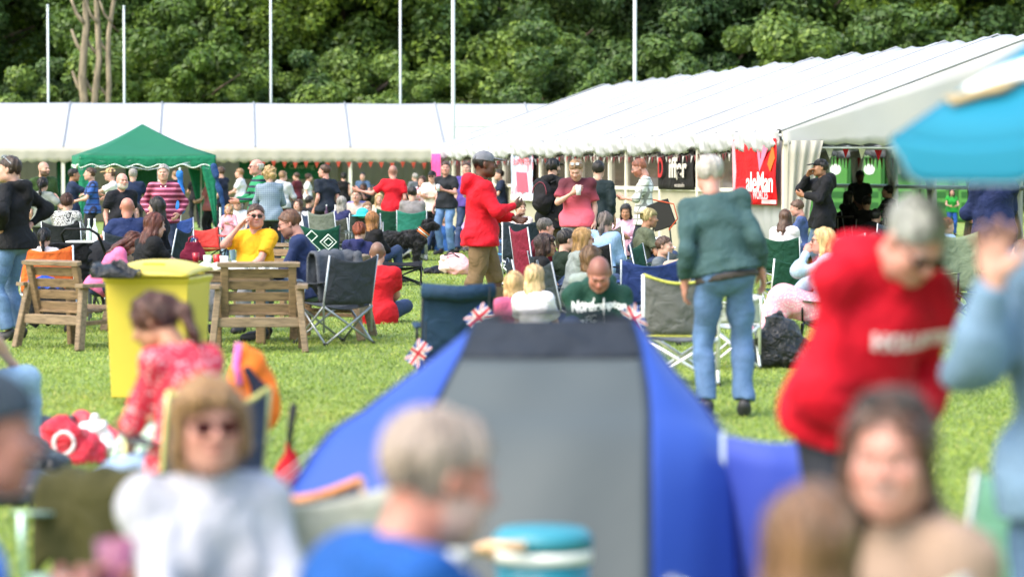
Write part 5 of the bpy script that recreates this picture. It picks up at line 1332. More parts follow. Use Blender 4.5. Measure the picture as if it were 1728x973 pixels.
def orange_pack():
    t = thing('backpack', 'orange backpack with black patch and pink strap hung behind the chair', 'backpack', W(420, 400)); zt = ZH(590, 400); zb = ZH(738, 400)
    V, Fs = sdf([ell((0, 0, (zt+zb)/2), (.105, .09, .19)), ell((.02, 0, zb+.13), (.09, .08, .11)), cap((-.02, 0, zt-.07), (-.03, 0, zt+.01), .05, .02)], .010, k=.04, wr=.007, wf=30); mk('body', V, Fs, mat('cloth', '#f07828', k=.95), t)
    V, Fs = sdf([cap((.0, -.085, zt-.08), (.06, -.095, zb+.19), .022, .04)], .008, k=.02, wr=.003, wf=50); mk('pocket', V, Fs, mat('cloth', '#161a2c'), t)
    m = MB(); m.tube([(-.04, -.05, zt+.03), (-.05, -.07, zt-.06), (-.03, -.10, zt-.14)], .014, 8); m.build('strap', mat('cloth', '#e070b8'), t, smooth=True)
    m = MB(); m.tube([(.03, 0, zb+.04), (.03, 0, .0)], .012, 8); m.build('stand', mat('plain', '#22252a'), t, smooth=True)
orange_pack()
def pink_pack():
    t = thing('backpack', 'open pink backpack lying on the grass right of the black dog', 'backpack', W(768, 107), -25)
    V, Fs = sdf([ell((0, 0, .17), (.24, .14, .17)), ell((.10, 0, .12), (.17, .14, .13))], .012, k=.05, wr=.006, wf=30, cuts=[lambda x, y, z: .002-z]); mk('body', V, Fs, mat('cloth', '#f0b4bc', k=.9), t)
    V, Fs = sdf([ell((-.12, -.10, .17), (.11, .05, .13), roty(.3))], .010, k=.03, wr=.008, wf=40); mk('pocket', V, Fs, mat('cloth', '#f6d8dc', k=.9), t)
    m = MB(); m.tube([(-.24, -.02, .05), (-.22, -.10, .2), (-.12, -.13, .31), (.02, -.12, .34), (.12, -.1, .28)], .012, 6); m.build('zip', mat('plain', '#40343a'), t, smooth=True)
pink_pack()
sack('bag', 'small black bag lying left of the pink backpack', 735, 106, (.30, .2, .10), '#16161a', 5, kind='cloth')
# pile of bags at left
sack('rucksack', 'black shiny rucksack lying in the bag pile at left', 34, 335, (.40, .30, .24), '#16181c', 6, rough=.3, wr=.014)
sack('rucksack', 'long dark grey bag behind the pile at left edge', 70, 292, (.62, .25, .14), '#20242a', 7, kind='cloth')
sack('bag', 'red carrier bag with white ring print in the pile at left', 108, 306, (.34, .2, .24), '#d01c34', 8, rough=.4)
def ring_print():
    t = [o for o in bpy.data.objects if o.get('label', '').startswith('red carrier bag with white')][0]; m = MB()
    m.tube([(.01+.055*math.cos(a), -.115, .12+.06*math.sin(a)) for a in np.linspace(0, 6.4, 18)], .012, 6); m.tube([(-.035, -.115, .10), (-.06, -.11, .02)], .012, 6); m.build('ring_print', mat('plain', '#f4e4e4'), t, smooth=True)
ring_print()
sack('bag', 'floral pink and red cloth bag behind the pile at left', 140, 290, (.36, .22, .17), '#d8404c', 9, kind='cloth'); sack('bag', 'dark blue-grey bag in front of the red carrier', 60, 350, (.42, .22, .13), '#30363e', 10, kind='cloth')
sack('bag', 'white and red wrapped parcel between the bags and the denim knees', 158, 300, (.20, .16, .22), '#f0e4e4', 11, kind='cloth'); sack('bag', 'pale green and white carrier bag right of the denim knees', 245, 330, (.30, .2, .40), '#cfe8d4', 12, rough=.4)
sack('picnic_mat', 'crumpled white and green picnic mat corner at left edge', 36, 345, (.42, .4, .05), '#e8efe8', 13, kind='cloth', cat='mat')
# union flags on sticks
def flag(px, y, s, label, tiltd, lean=0):
    t = thing('union_flag', label, 'flag', W(px, s), 0, 'small union flags on sticks'); z = ZH(y, s); t.location.z = 0
    m = MB(); m.tube([(.0, 0, 0), (math.sin(R(lean))*(z+.14), 0, z+.14)], .004, 6); m.build('stick', mat('plain', '#2a2a2c'), t)
    x0 = math.sin(R(lean))*z; w, hh = .17, .11; M = Matrix.Translation((x0, 0, z)) @ Matrix.Rotation(R(tiltd), 4, 'Y')
    def fx(u, v, o=0): p = M @ Vector((-u*w, -.012*math.sin(u*6)-o, (v-.5)*hh)); return tuple(p)
    G = np.zeros((9, 5, 3))
    for i in range(9):
        for j in range(5): G[i, j] = fx(i/8, j/4)
    m = MB(); m.sheet(G, .003); c = m.build('cloth', mat('plain', '#22388c'), t)
    def strip(pts, wd, col, o, nm):
        m = MB(); (u0, v0), (u1, v1) = pts; du, dv = (u1-u0)*w, (v1-v0)*hh; L = math.hypot(du, dv); nu, nv = -dv/L*wd/2/w, du/L*wd/2/hh; G = np.zeros((9, 2, 3))
        for i in range(9):
            f = i/8
            for j, sg in enumerate((-1, 1)): G[i, j] = fx(min(1, max(0, u0+(u1-u0)*f+nu*sg)), min(1, max(0, v0+(v1-v0)*f+nv*sg)), o)
        m.sheet(G, .001); m.build(nm, mat('plain', col), c)
    strip(((0, 0), (1, 1)), .022, '#f2f2f2', .0035, 'white_saltire'); strip(((0, 1), (1, 0)), .022, '#f2f2f2', .0035, 'white_saltire'); strip(((0, 0), (1, 1)), .008, '#c8203a', .005, 'red_saltire'); strip(((0, 1), (1, 0)), .008, '#c8203a', .005, 'red_saltire')
    strip(((0, .5), (1, .5)), .036, '#f2f2f2', .0065, 'white_cross'); strip(((.5, 0), (.5, 1)), .036, '#f2f2f2', .0065, 'white_cross'); strip(((0, .5), (1, .5)), .02, '#c8203a', .008, 'red_cross'); strip(((.5, 0), (.5, 1)), .02, '#c8203a', .008, 'red_cross')
flag(718, 578, 258, 'union flag hanging low left of the navy chair', -55); flag(815, 520, 262, 'union flag leaning between navy chair and tent top', -40, 3); flag(1082, 556, 262, 'union flag just right of the tent top', 60)
# folded blue parasol, pushchair, board, table in tent
def misc():
    t = thing('folded_parasol', 'folded bright blue parasol standing upright under the gazebo', 'parasol', W(304, 100)); V, Fs = sdf([cap((0, 0, 1.0), (0, 0, 1.58), .085, .05)], .015, k=.03, wr=.01, wf=22); mk('canopy', V, Fs, mat('cloth', '#2a70c0'), t); m = MB(); m.tube([(0, 0, 0), (0, 0, 1.7)], .02, 8); m.build('pole', PW, t)
    t = thing('sail_banner', 'tall dark blue folded flag beside the gazebo right leg', 'banner', W(372, 96)); V, Fs = sdf([cap((-.12, 0, 1.72), (.12, 0, .75), .05, .04)], .015, k=.03, wr=.01, wf=22); mk('cloth', V, Fs, mat('cloth', '#22406e'), t); m = MB(); m.tube([(0, 0, 0), (0, 0, 1.0)], .02, 8); m.build('pole', PW, t)
    t = thing('pushchair', 'black pushchair with curved handle behind the wooden armchairs', 'pushchair', W(165, 150), -20); bk = mat('cloth', '#15161a')
    V, Fs = sdf([ell((0, .1, .62), (.24, .32, .22)), ecap((0, .2, .35), (0, -.1, .55), (1, 0, 0), .20, .12, .20, .14)], .018, k=.06, wr=.006, wf=25, cuts=[lambda x, y, z: (y-.1)*.6+(.62-z) if False else -1+0*x]); mk('hood', V, Fs, bk, t)
    m = MB(); m.tube([(-.24, -.2, .62), (-.23, -.42, .92), (-.15, -.47, .98), (.15, -.47, .98), (.23, -.42, .92), (.24, -.2, .62)], .016, 8); m.build('handle', bk, t, smooth=True)
    for x, y, r in ((-.26, -.15, .15), (.26, -.15, .15), (-.22, .42, .11), (.22, .42, .11)):
        m = MB(); m.tube([(x+math.copysign(0, x), y+r*math.cos(a), r+r*math.sin(a)) for a in np.linspace(0, 6.283, 22)], .018, 7, caps=False); m.build('wheel', mat('plain', '#121214'), t, smooth=True)
        m = MB(); m.tube([(x, y, r), (x*.9, .1, .4)], .012, 6); m.build('strut', mat('metal', '#707478'), t)
    t = thing('padded_chair', 'black quilted padded camping chair back behind the orange chair', 'chair', W(112, 156), 6)
    V, Fs = sdf([ecap((0, 0, .35), (0, -.06, .84), (1, 0, 0), .27, .05, .27, .045)], .014, k=.03, cuts=[lambda x, y, z: z-.85], wr=.005, wf=60); mk('backrest', V, Fs, bk, t); V, Fs = sdf([ell((0, .2, .40), (.27, .26, .06))], .014, k=.03); mk('seat', V, Fs, bk, t)
    for x in (-.24, .24):
        for y in (-.05, .4): m = MB(); m.tube([(x, y, 0), (x, y, .4)], .012, 6); m.build('leg', mat('metal', '#606468'), t)
    t = thing('notice_board', 'tilted black board with orange edge between the seated man and old man', 'board', W(1116, 118), -20); m = MB(); m.bevbox((0, 0, 1.0), (.34, .04, .40), roty(-.35), .01); m.build('panel', mat('plain', '#0e0d0e', rough=.5), t)
    m = MB(); m.tube([(-.12, -.025, 1.22), (.19, -.025, 1.16), (.25, -.025, .95), (.12, -.025, .79)], .010, 6); m.build('edge', mat('plain', '#b04828'), t); 
    for x in (-.12, .12): m = MB(); m.tube([(x, 0, .85), (x*1.6, .1, 0)], .014, 6); m.build('leg', mat('metal', '#505458'), t)
    for px, s, hh, lab, w in ((1480, 88, .76, 'dark round table with plastic cups inside the open marquee', 1.9), (560, 92, .72, 'small white folding table with bottles in the far group', .6), (1108, 128, .62, 'small folding table with a cup beside the olive t-shirt man', .5), (172, 132, .72, 'picnic table with bottles and boxes in front of the gazebo', .9)):
        t = thing('folding_table', lab, 'table', W(px, s)); c = '#3a322c' if s == 88 else '#d8dad8'; m = MB(); m.bevbox((0, 0, hh), (w, w*.55, .03), bv=.008); m.build('table_top', mat('plain', c), t)
        for x in (-.42, .42):
            for y in (-.2, .2): m = MB(); m.tube([(x*w, y*w, 0), (x*w, y*w, hh)], .014, 6); m.build('leg', mat('metal', '#8a8e92'), t)
    its = [(1452, 88, .78, '#e8b080', 'amber plastic cup at the left of the tent table'), (1462, 88, .78, '#e8e8e8', 'clear plastic cup on the tent table'), (1476, 88, .78, '#d8c8b8', 'pale plastic cup in the middle of the tent table'), (1500, 88, .78, '#e8e8e8', 'white cup at the right of the tent table'),
           (551, 92, .74, '#402040', 'dark purple bottle on the small white table'), (566, 92, .74, '#f0f0f0', 'white bottle on the small white table'), (1106, 128, .64, '#f4f4f4', 'white mug beside the seated man in olive'),
           (150, 132, .74, '#b8ccc0', 'tall clear glass bottle on the picnic table'), (160, 132, .74, '#e8ece8', 'clear plastic cup on the picnic table by the bottle'), (178, 132, .74, '#f0f0f0', 'white tub on the picnic table')]
    for px, s, z, col, lab in its:
        bt = 'bottle' in lab; t = thing('bottle' if bt else 'cup', lab, 'bottle' if bt else 'cup', W(px, s, z)); m = MB()
        m.lathe([(.035, 0), (.038, .14), (.012, .2), (.012, .26)] if bt else [(.03, 0), (.04, .12)], n=14); m.build('body', mat('plain', col, rough=.2), t, smooth=True)
        m = MB(); m.lathe([(.014, .26), (.014, .28)] if bt else [(.034, .121), (.034, .124)], n=12); m.build('lid' if bt else 'drink', mat('plain', '#f0f0f0' if bt else '#b07830'), t)
    t = thing('sun_hat', 'turquoise sun hat resting on the chair in the far group', 'hat', W(612, 97, .86)); V, Fs = sdf([ell((0, 0, .05), (.11, .11, .09)), ell((0, 0, .0), (.20, .20, .018))], .012, k=.03); mk('crown', V, Fs, mat('cloth', '#38b8c4'), t)
    m = MB(); m.lathe([(.115, .01), (.112, .035)], n=20); m.build('band', mat('cloth', '#2a8c98'), t, smooth=True)
misc()
# ---------------- the black dog ----------------
def dog():
    t = thing('dog', 'shaggy black dog with orange and white collar standing side-on, facing right', 'dog', W(682, 103), 0)
    B = [ecap((-.30, 0, .52), (.02, 0, .53), (0, 1, 0), .12, .125, .115, .12), ecap((.02, 0, .53), (.24, 0, .53), (0, 1, 0), .12, .13, .125, .155), cap((.26, 0, .58), (.37, 0, .72), .095, .075),
         ell((.42, 0, .765), (.10, .075, .078)), ell((.50, 0, .735), (.075, .046, .042)), ell((.56, 0, .742), (.02, .025, .02)), cap((-.40, 0, .55), (-.50, 0, .50), .04, .03), cap((-.50, 0, .50), (-.54, 0, .36), .045, .02)]
    for y in (-.075, .075):
        B += [cap((.22, y, .46), (.20, y, .27), .062, .042), cap((.20, y, .27), (.215, y, .05), .042, .034), ell((.235, y, .03), (.05, .033, .03)),
              ell((-.32, y, .45), (.10, .06, .13)), cap((-.30, y, .40), (-.25, y, .30), .07, .05), cap((-.25, y, .30), (-.37, y, .19), .046, .034), cap((-.37, y, .19), (-.345, y, .05), .034, .032), ell((-.325, y, .03), (.05, .033, .03)),
              ell((.385, y*1.05, .74), (.035, .022, .075), roty(.2))]
    V, Fs = sdf(B, .010, k=.035, wr=.012, wf=60, seed=4); mk('body', V, Fs, mat('fur', (.012, .012, .014), rough=.7), t)
    n = 9000; rg = np.random.default_rng(3); fc = Fs[rg.integers(0, len(Fs), n)]; c = V[fc].mean(1); N = np.cross(V[fc[:, 1]]-V[fc[:, 0]], V[fc[:, 2]]-V[fc[:, 0]]); N /= np.maximum(np.linalg.norm(N, axis=1, keepdims=True), 1e-9)
    tip = c+N*.022+np.array([-.012, 0, -.022])+rg.normal(size=(n, 3))*.008; sd_ = np.cross(N, rg.normal(size=(n, 3))); sd_ /= np.linalg.norm(sd_, axis=1, keepdims=True); T3 = np.stack([c-sd_*.006, c+sd_*.006, tip], 1)
    mk('coat', T3.reshape(-1, 3), np.arange(3*n).reshape(-1, 3), mat('fur', (.014, .014, .016), rough=.6), t, smooth=False)
    for dx, col, nm in ((0, '#e8803c', 'collar'), (.022, '#f0e8e0', 'collar'), (.044, '#e8803c', 'collar')):
        a = Vector((.285+dx, 0, .615+dx*.9)); ax = Vector((.6, 0, .75)).normalized(); u = Vector((0, 1, 0)); v = ax.cross(u); m = MB(); m.tube([tuple(a+u*math.cos(q)*.098+v*math.sin(q)*.105) for q in np.linspace(0, 6.283, 22)], .010, 6, caps=False); m.build(nm, mat('plain', col), t, smooth=True)
    for y in (-.05, .05): V, Fs = sdf([ell((.478, y, .775), (.011, .009, .011))], .004, k=.003); mk('eye', V, Fs, mat('plain', '#1c120c', rough=.1), t)
dog()
# ---------------- the crowd ----------------
p = person
# far row in front of and inside the long marquee
p(225, 284, 84, 'man in a navy polo seen from behind under the gazebo', h=5, hair='short', hc='grey', top='#1c2a48', arms=('waist', 'waist'), bottom='#20242c', bkind='cloth', girth=1.05)
p(186, 283, 88, 'man in white t-shirt and pale cap under the gazebo, arms held out left', h=100, top='#f0f0f0', cap_='#c8a878', arms=('reach', 'waist'), bottom='#30343c', bkind='cloth', girth=1.05)
a_ = p(152, 282, 90, 'man in blue checked shirt facing left behind the gazebo corner leg', h=100, top='#2c5aa8', topkind='check', topcol2='#141c40', topsc=9, arms=('waist', 'waist'), bottom='#20242c', bkind='cloth')
p(126, 284, 88, 'man in navy t-shirt facing right beside the gazebo left leg', h=-70, top='#22304e', arms=('waist', 'reach'), bottom='#1c2230', bkind='cloth', skin='olive', hc='dark')
p(75, 272, 98, 'bald bearded man in a dark green t-shirt behind the long-haired woman', h=-155, head=(25, 0), hair='shaved', beard=('dark', .8), top='#39502a', arms=('down', 'down'), bottom='#1e2636', girth=1.2, belly=.06, scalp=.25)
a_ = p(73, 299, 108, 'woman with dark ponytail and grey top raising her right hand', h=-10, fem=True, hair='pony', hc='dark', top='#8e948e', openneck=True, arms=('down', ((.26, .16, .40), (1, -.2, -1))), bottom='#30343c', bkind='cloth')
p(276, 277, 114, 'man in maroon and pink striped rugby shirt under the gazebo', h=180, top='#6a1838', topkind='stripe', topcol2='#d87898', topsc=13, sleeve='long', collar='#e8dcd8', arms=('pocket', 'pocket'), girth=1.12, belly=.04, bottom='#22304e', hair='short', hc='grey')
p(207, 291, 122, 'bald man with grey beard and black t-shirt behind the seated group', h=-150, hair='shaved', beard=('white', .85), top='#1a1c24', arms=('down', 'down'), girth=1.2, belly=.06, skin='pink', scalp=0)
p(296, 288, 60, 'distant person in dark clothes behind the folded blue parasol', h=40, hc='lightbrown', top='#202024', arms=('down', 'down'))
p(372, 281, 72, 'man with navy t-shirt behind the tall blue flag', h=60, hc='brown', top='#1e2438', arms=('down', 'waist'), bottom='#303640', bkind='cloth')
p(352, 296, 76, 'man in dusty pink t-shirt and black trousers beside the gazebo leg', h=70, hc='brown', top='#b06a6c', arms=('waist', 'waist'), bottom='#17181c', bkind='cloth')
p(404, 284, 66, 'man in white t-shirt in profile facing left near the bar', h=80, hc='lightbrown', top='#e8e8ec', arms=('waist', 'waist'), bottom='#24262c', bkind='cloth')
a_ = p(432, 269, 104, 'older man with glasses in green and navy striped rugby shirt', h=110, hair='balding', hc='white', glasses='#222222', top='#1c8a5a', topkind='stripe', topcol2='#16263e', topsc=10, sleeve='long', arms=('waist', 'waist'), bottom='#2b3f63', skin='pink', girth=1.08)
p(455, 281, 106, 'woman with curly blonde hair in a blue-grey woven jumper, seen from behind', h=10, fem=True, hair='curly', hc='#c0a070', top='#6f8296', topkind='check', topcol2='#8ea0b0', topsc=30, sleeve='long', arms=('waist', 'waist'), girth=1.12, bottom='#30343c', bkind='cloth')
p(478, 288, 76, 'man in a pale grey hoodie behind the curly-haired woman', h=-30, hc='lightbrown', top='#c8ccd2', hood=True, sleeve='long', arms=('down', 'waist'), bottom='#5c2430', bkind='cloth')
p(547, 277, 90, 'man in charcoal t-shirt facing left, arms hanging', h=35, head=(35, 0), hc='brown', top='#242c38', arms=('down', 'down'), bottom='#20242c', bkind='cloth', skin='pink')
p(580, 291, 60, 'distant woman in a black vest seen from behind near the tent pole', h=5, fem=True, hair='bun', hc='dark', top='#121214', sleeve='none', arms=('down', 'down'), bottom='#17181c', bkind='cloth')
p(613, 308, 64, 'distant seated person in black holding up a phone', h=150, pose='sit', hc='black', skin='dark', top='#121214', arms=('mouth', 'lap'))
p(630, 312, 60, 'small distant seated figure in olive near the marquee wall', h=180, pose='sit', hc='black', skin='dark', top='#2c3018', arms=('lap', 'lap'))
p(663, 278, 90, 'man in bright red t-shirt and blue jeans pointing left with his arm', h=8, hair='shaved', scalp=.5, hc='brown', top='#d81c2c', arms=(((.62, .10, .30), (0, -.3, -1)), 'down'), spread=2.4, bottom='#5478a4', skin='pink')
p(712, 297, 80, 'woman in a pink and white floral top left of the black-capped man', h=160, fem=True, hair='long', hc='brown', top='#f0d8dc', topkind='blotch', topcol2='#d87088', topsc=14, sleeve='long', arms=('lap', 'chest'), bottom='#17181c', bkind='cloth')
p(729, 288, 82, 'man in cream t-shirt and black cap with folded arms', h=170, hc='dark', cap_='#17181c', top='#ece6d8', arms=('cross', 'cross'), legs='knee', bottom='#17181c', bkind='cloth', glasses='#151515')
a_ = p(752, 272, 86, 'man in black polo and jeans facing left, drink in hand', h=150, head=(30, 0), hc='brown', top='#22262c', arms=('cup', 'down'), bottom='#6488b8', skin='pink'); held('cup', 'plastic cup of beer held by the man in the black polo', 'cup', a_, 0, (0, .02, .02), cup_b())
p(787, 273, 82, 'man in a purple shirt just left of the red jacket', h=170, hc='brown', top='#5c4a98', arms=('waist', 'down'), bottom='#2b3f63')
# far seated group
a_ = p(577, 331, 92, 'grey-haired woman in navy t-shirt sitting with her back to camera', h=-20, pose='sit', fem=True, hair='long', hc='grey', top='#2a2e5c', arms=('lap', 'lap'), girth=1.1); under(a_, 'dark grey camping chair under the grey-haired woman', cloth='#4a4c48')
for px, yt, s, lab, kw in ((601, 319, 88, 'seated boy with brown fringe in the far group', dict(h=170, hc='brown', top='#c8b8b0')), (604, 318, 80, 'seated man in lilac shirt and dark glasses in the far group', dict(h=-160, hc='dark', top='#8c86c0', skin='olive', glasses='#111111')),
                           (548, 322, 84, 'seated person in denim jacket and tan cap, far group', dict(h=-60, hc='lightbrown', cap_='#d0b080', top='#8ea8c0', sleeve='long')), (620, 340, 92, 'pale seated child in front of the lilac shirt', dict(h=180, hc='lightbrown', top='#e8d8d0')),
                           (684, 322, 86, 'seated person in dark navy behind the red t-shirt man', dict(h=0, hc='dark', top='#1c2a48')), (640, 326, 78, 'seated woman in beige at the right of the far group', dict(h=190, hc='blonde', fem=True, hair='long', top='#e0c8b0'))):
    a_ = p(px, yt, s, lab, pose='sit', arms=('lap', 'lap'), **kw); under(a_, 'camping chair under the ' + lab.split(' in the')[0].split(', far')[0], cloth=random.choice(['#3c4644', '#2c3c5c', '#5c625c']))
a_ = p(696, 314, 92, 'broad man in grey t-shirt sitting with his back to camera', h=0, pose='sit', hc='dark', top='#8a8686', arms=('lap', 'lap'), girth=1.15); under(a_, 'teal camping chair under the broad man in grey', cloth='#2c7c6c')
p(711, 362, 82, 'red-haired girl sitting on the grass beside the dog\'s head', h=175, pose='ground', fem=True, hair='long', hc='#5a2020', top='#c8a0b0', arms=('knee', 'knee'))
p(750, 361, 82, 'woman in a royal blue jacket sitting on the grass, back to camera', h=12, pose='ground', fem=True, hair='lowbun', hc='lightbrown', top='#2c5a9c', jacket=True, sleeve='long', arms=('knee', 'knee'), girth=1.15)
p(607, 374, 128, 'ginger person in a navy hoodie sitting with back to camera', h=-10, pose='sit', fem=True, hair='lowbun', hc='#8c4428', top='#262a58', hood=True, sleeve='long', arms=('lap', 'lap'), girth=1.15)
p(629, 357, 116, 'woman with tousled auburn-blonde hair and black top beside the navy hoodie', h=-40, pose='sit', fem=True, hair='wavy', hc='#9c6a3c', top='#16161a', sleeve='long', arms=('lap', 'lap'))
p(637, 406, 158, 'man in plain red shirt sitting on the grass, back to camera', h=0, pose='ground', hair='shaved', scalp=.75, hc='brown', top='#d8202c', arms=('lap', 'lap'), knees='cross', girth=1.08, hemlen=.05, sleeve='short')
for px, yt, s, lab, kw in ((30, 290, 58, 'distant man in pale shirt under the left end of the long marquee', dict(h=150, hc='brown', top='#c8ccd4')), (330, 292, 58, 'distant woman in black under the marquee right of the gazebo', dict(h=20, fem=True, hair='long', hc='dark', top='#17181c')),
                           (500, 291, 56, 'distant man in maroon t-shirt below the green banner', dict(h=60, hc='brown', top='#5c2430')), (522, 293, 55, 'distant woman in white below the right end of the green banner', dict(h=-80, fem=True, hair='bun', hc='brown', top='#e0e0e0')),
                           (612, 291, 56, 'distant man in denim shirt just right of the tent pole', dict(h=170, hc='dark', top='#4c6484')), (700, 292, 58, 'distant man in grey near the marquee corner post', dict(h=30, hc='grey', top='#6c7078')), (842, 286, 72, 'distant man in navy seen between red jacket and poster', dict(h=100, hc='dark', top='#1c2840'))):
    p(px, yt, s, lab, arms=('waist', 'down'), bottom='#24262c', bkind='cloth', **kw)
# left group
a_ = p(16, 263, 176, 'man in black hoodie with raised sunglasses, hand on hip, left edge', h=70, hc='#3a2a20', top='#17181b', hood=True, sleeve='long', arms=(((.20, .02, .09), (1, -.6, .1)), ((.19, -.06, .12), (1, -.7, .2))), bottom='#5f7fa6', shadesup=True, glasses='#b8c0c8', head=(10, 0), girth=1.08)
a_ = p(114, 326, 122, 'woman with dark bun in a black and white patterned top', h=-5, pose='sit', fem=True, hair='bun', hc='#4a2a20', top='#e8e8e4', topkind='tribal', topcol2='#17171a', topsc=7, sleeve='long', arms=('lap', 'lap'), girth=1.2, loose=.02); under(a_, 'dark camping chair under the woman in black and white', cloth='#202428')
a_ = p(75, 384, 160, 'child with a black ponytail sitting in front of the padded chair', h=0, pose='sit', fem=True, hair='pony', hc='black', top='#e8dcdc', arms=('lap', 'lap'), H=1.35)
a_ = p(200, 331, 118, 'man in white t-shirt with sunglasses pushed up, facing left', h=85, pose='sit', hc='brown', top='#f0f0f2', arms=('table', 'table'), shadesup=True, glasses='#e8e8ec', skin='red'); under(a_, 'camping chair under the man in white with raised sunglasses', cloth='#2c3440')
a_ = p(215, 332, 134, 'bald man in navy polo sitting with his back to camera', h=5, pose='sit', hair='shaved', scalp=0, top='#20305c', arms=('elbowout', 'lap'), girth=1.15, skin='red', collar='#1a2850'); under(a_, 'camping chair under the bald man in navy', cloth='#26303c')
a_ = p(229, 343, 116, 'dark-haired woman\'s face glimpsed right of the bald man', h=170, pose='sit', fem=True, hair='long', hc='dark', top='#e8e8dc', arms=('lap', 'lap'))
a_ = p(264, 333, 134, 'person in black with slicked dark hair facing left', h=75, pose='sit', hair='wavy', hc='black', fem=True, top='#141418', sleeve='long', arms=('table', 'table')); under(a_, 'camping chair under the dark-haired person in black', cloth='#26303c')
a_ = p(401, 331, 96, 'grey-haired woman in sunglasses and pale top behind the small girl', h=178, pose='sit', fem=True, hair='bob', hc='grey', top='#d8dce0', glasses='#141414', arms=('lap', 'lap')); under(a_, 'grey camping chair under the grey-haired woman in sunglasses', cloth='#5c625c')
p(386, 345, 100, 'small girl with curly fair hair in a pink jumper and jeans', h=165, fem=True, child=True, hair='curlylong', hc='#a88458', top='#f0a8b8', sleeve='long', arms=('cup', 'waist'), bottom='#8ea8c4')
a_ = p(432, 344, 166, 'man in mustard yellow t-shirt and sunglasses, hand at his mouth', h=150, head=(40, 0), pose='sit', hc='brown', top='#f0b020', glasses='#151515', arms=('lap', 'mouth'), girth=1.15, belly=.04, skin='pink', lean=-4, bottom='#8e9094', bkind='cloth')
c_ = W(440, 150); armchair(c_.x, c_.y-.1, 165, 'wooden armchair under the man in the yellow t-shirt')
a_ = p(488, 354, 176, 'bearded man with glasses in a navy jumper, leaning over the table', h=88, pose='sit', hc='#5a3a26', hair='short', top='#26345c', sleeve='long', glasses='#1c1c1c', beard=('brown', .6), arms=('table', 'table'), lean=14, head=(0, 12), bottom='#7c96b0', skin='pink')
a_ = p(262, 359, 170, 'woman with long red-brown hair in black t-shirt reaching across the table', h=-55, head=(-5, 10), pose='sit', fem=True, hair='long', hc='redbrown', top='#17181b', arms=(((.16, .50, .26), (.8, 0, -1)), 'table'), lean=5, girth=1.2)
a_ = p(224, 392, 166, 'long-haired child in bright pink leaning forward left of the black t-shirt', h=-75, head=(0, 35), pose='sit', fem=True, hair='long', hc='redbrown', top='#f07aa8', arms=('table', 'table'), lean=32, H=1.5)
# red jacket walker
a_ = p(819, 255, 168, 'man in scarlet hooded jacket, grey cap and khaki shorts walking right', h=-82, skin='dark', hair='crop', hc='black', cap_='#6e7078', top='#d8162a', hood=True, jacket=True, sleeve='long', arms=('waist', 'cup'), legs='knee', bottom='#7a6448', bkind='cloth', step=.22, girth=1.1, hemlen=.03, shoes='#303030', beard=('black', .3))
m = MB(); m.box((.0, 0, 0), (.004, .03, .05)); o = m.build('badge', mat('plain', '#e8d8dc'), a_['root']); o.location = Vector(a_['O'](a_['sh'][0]*.55+a_['el'][0]*.45))+Vector((-.0, 0, 0)); o.location.x += .085*1
# group by the large marquee
a_ = p(934, 267, 122, 'man in black hoodie and dark cap with a rucksack, back to camera', h=-35, cap_='#16181c', hc='dark', beard=('dark', .8), top='#16171a', hood=True, sleeve='long', arms=('waist', 'waist'), bottom='#4a4034', bkind='cloth', hemlen=.06)
BPK = a_
a_ = p(972, 270, 128, 'man in maroon to pink faded t-shirt looking down at his cup', h=170, head=(0, 32), hc='lightbrown', top='#f06478', topkind='fade', topcol2='#5a1c2c', arms=('down', 'chest'), legs='knee', bottom='#9c9c9c', bkind='cloth', shadesup=True, glasses='#b0b4b8', girth=1.05); held('cup', 'crumpled white cup held by the man in the faded t-shirt', 'cup', a_, 1, (-.02, .03, 0), cup_b('#e8e4e8', '#e8e4e8'))
a_ = p(1010, 271, 116, 'man in a dark green-black jumper with back turned beside the faded t-shirt', h=-10, hc='dark', top='#1e2c30', sleeve='three', arms=('waist', 'down'), bottom='#20242c', bkind='cloth')
a_ = p(1078, 268, 112, 'ginger-bearded man in white checked shirt looking at his phone', h=88, head=(0, 22), hc='ginger', beard=('ginger', .9), glasses='#8a8a8a', top='#ecece8', topkind='check', topcol2='#8e9088', topsc=10, sleeve='elbow', arms=('phone', 'phone'), hemlen=.08, bottom='#2b3038', bkind='cloth', skin='pink'); held('phone', 'black phone held by the ginger-bearded man', 'phone', a_, 0, (0, .03, .0), phone_b)
p(1005, 288, 96, 'person with long blonde hair hidden behind the rucksack', h=0, fem=True, hair='longback', hc='blonde', top='#303030', arms=('down', 'down')) if False else None
a_ = p(878, 338, 106, 'woman with blonde bun in a pale pink top, facing left in a navy chair', h=165, head=(45, 0), pose='sit', fem=True, hair='bun', hc='lightbrown', top='#f0dce0', arms=('lap', 'lap'), sleeve='long')
c_ = W(880, 118); chair(c_.x, c_.y, 0, 'empty dark navy chair back facing the camera right of the red jacket', cloth='#26323e', back=.94, frame='#d8dce0')
a_ = p(1056, 344, 106, 'smiling woman with long dark hair in pink looking at a phone', h=172, head=(0, 15), pose='sit', fem=True, hair='long', hc='dark', top='#e8b8cc', sleeve='long', arms=('phone', 'phone'), skin='tan'); held('phone', 'dark phone held by the woman in pink', 'phone', a_, 0, (.03, .02, 0), phone_b); under(a_, 'camping chair under the woman in pink with a phone', cloth='#5c625c')
a_ = p(1096, 351, 128, 'man in olive t-shirt and tan cap turned right holding a mug', h=-75, pose='sit', hc='#a89868', hair='short', cap_='#857a56', capback=True, top='#5c6450', arms=('cup', 'cup'), beard=('dark', .3), skin='tan', lean=8); under(a_, 'dark grey folding chair under the man in olive', cloth='#4c504c', frame='#e0e0e0', back=.92)
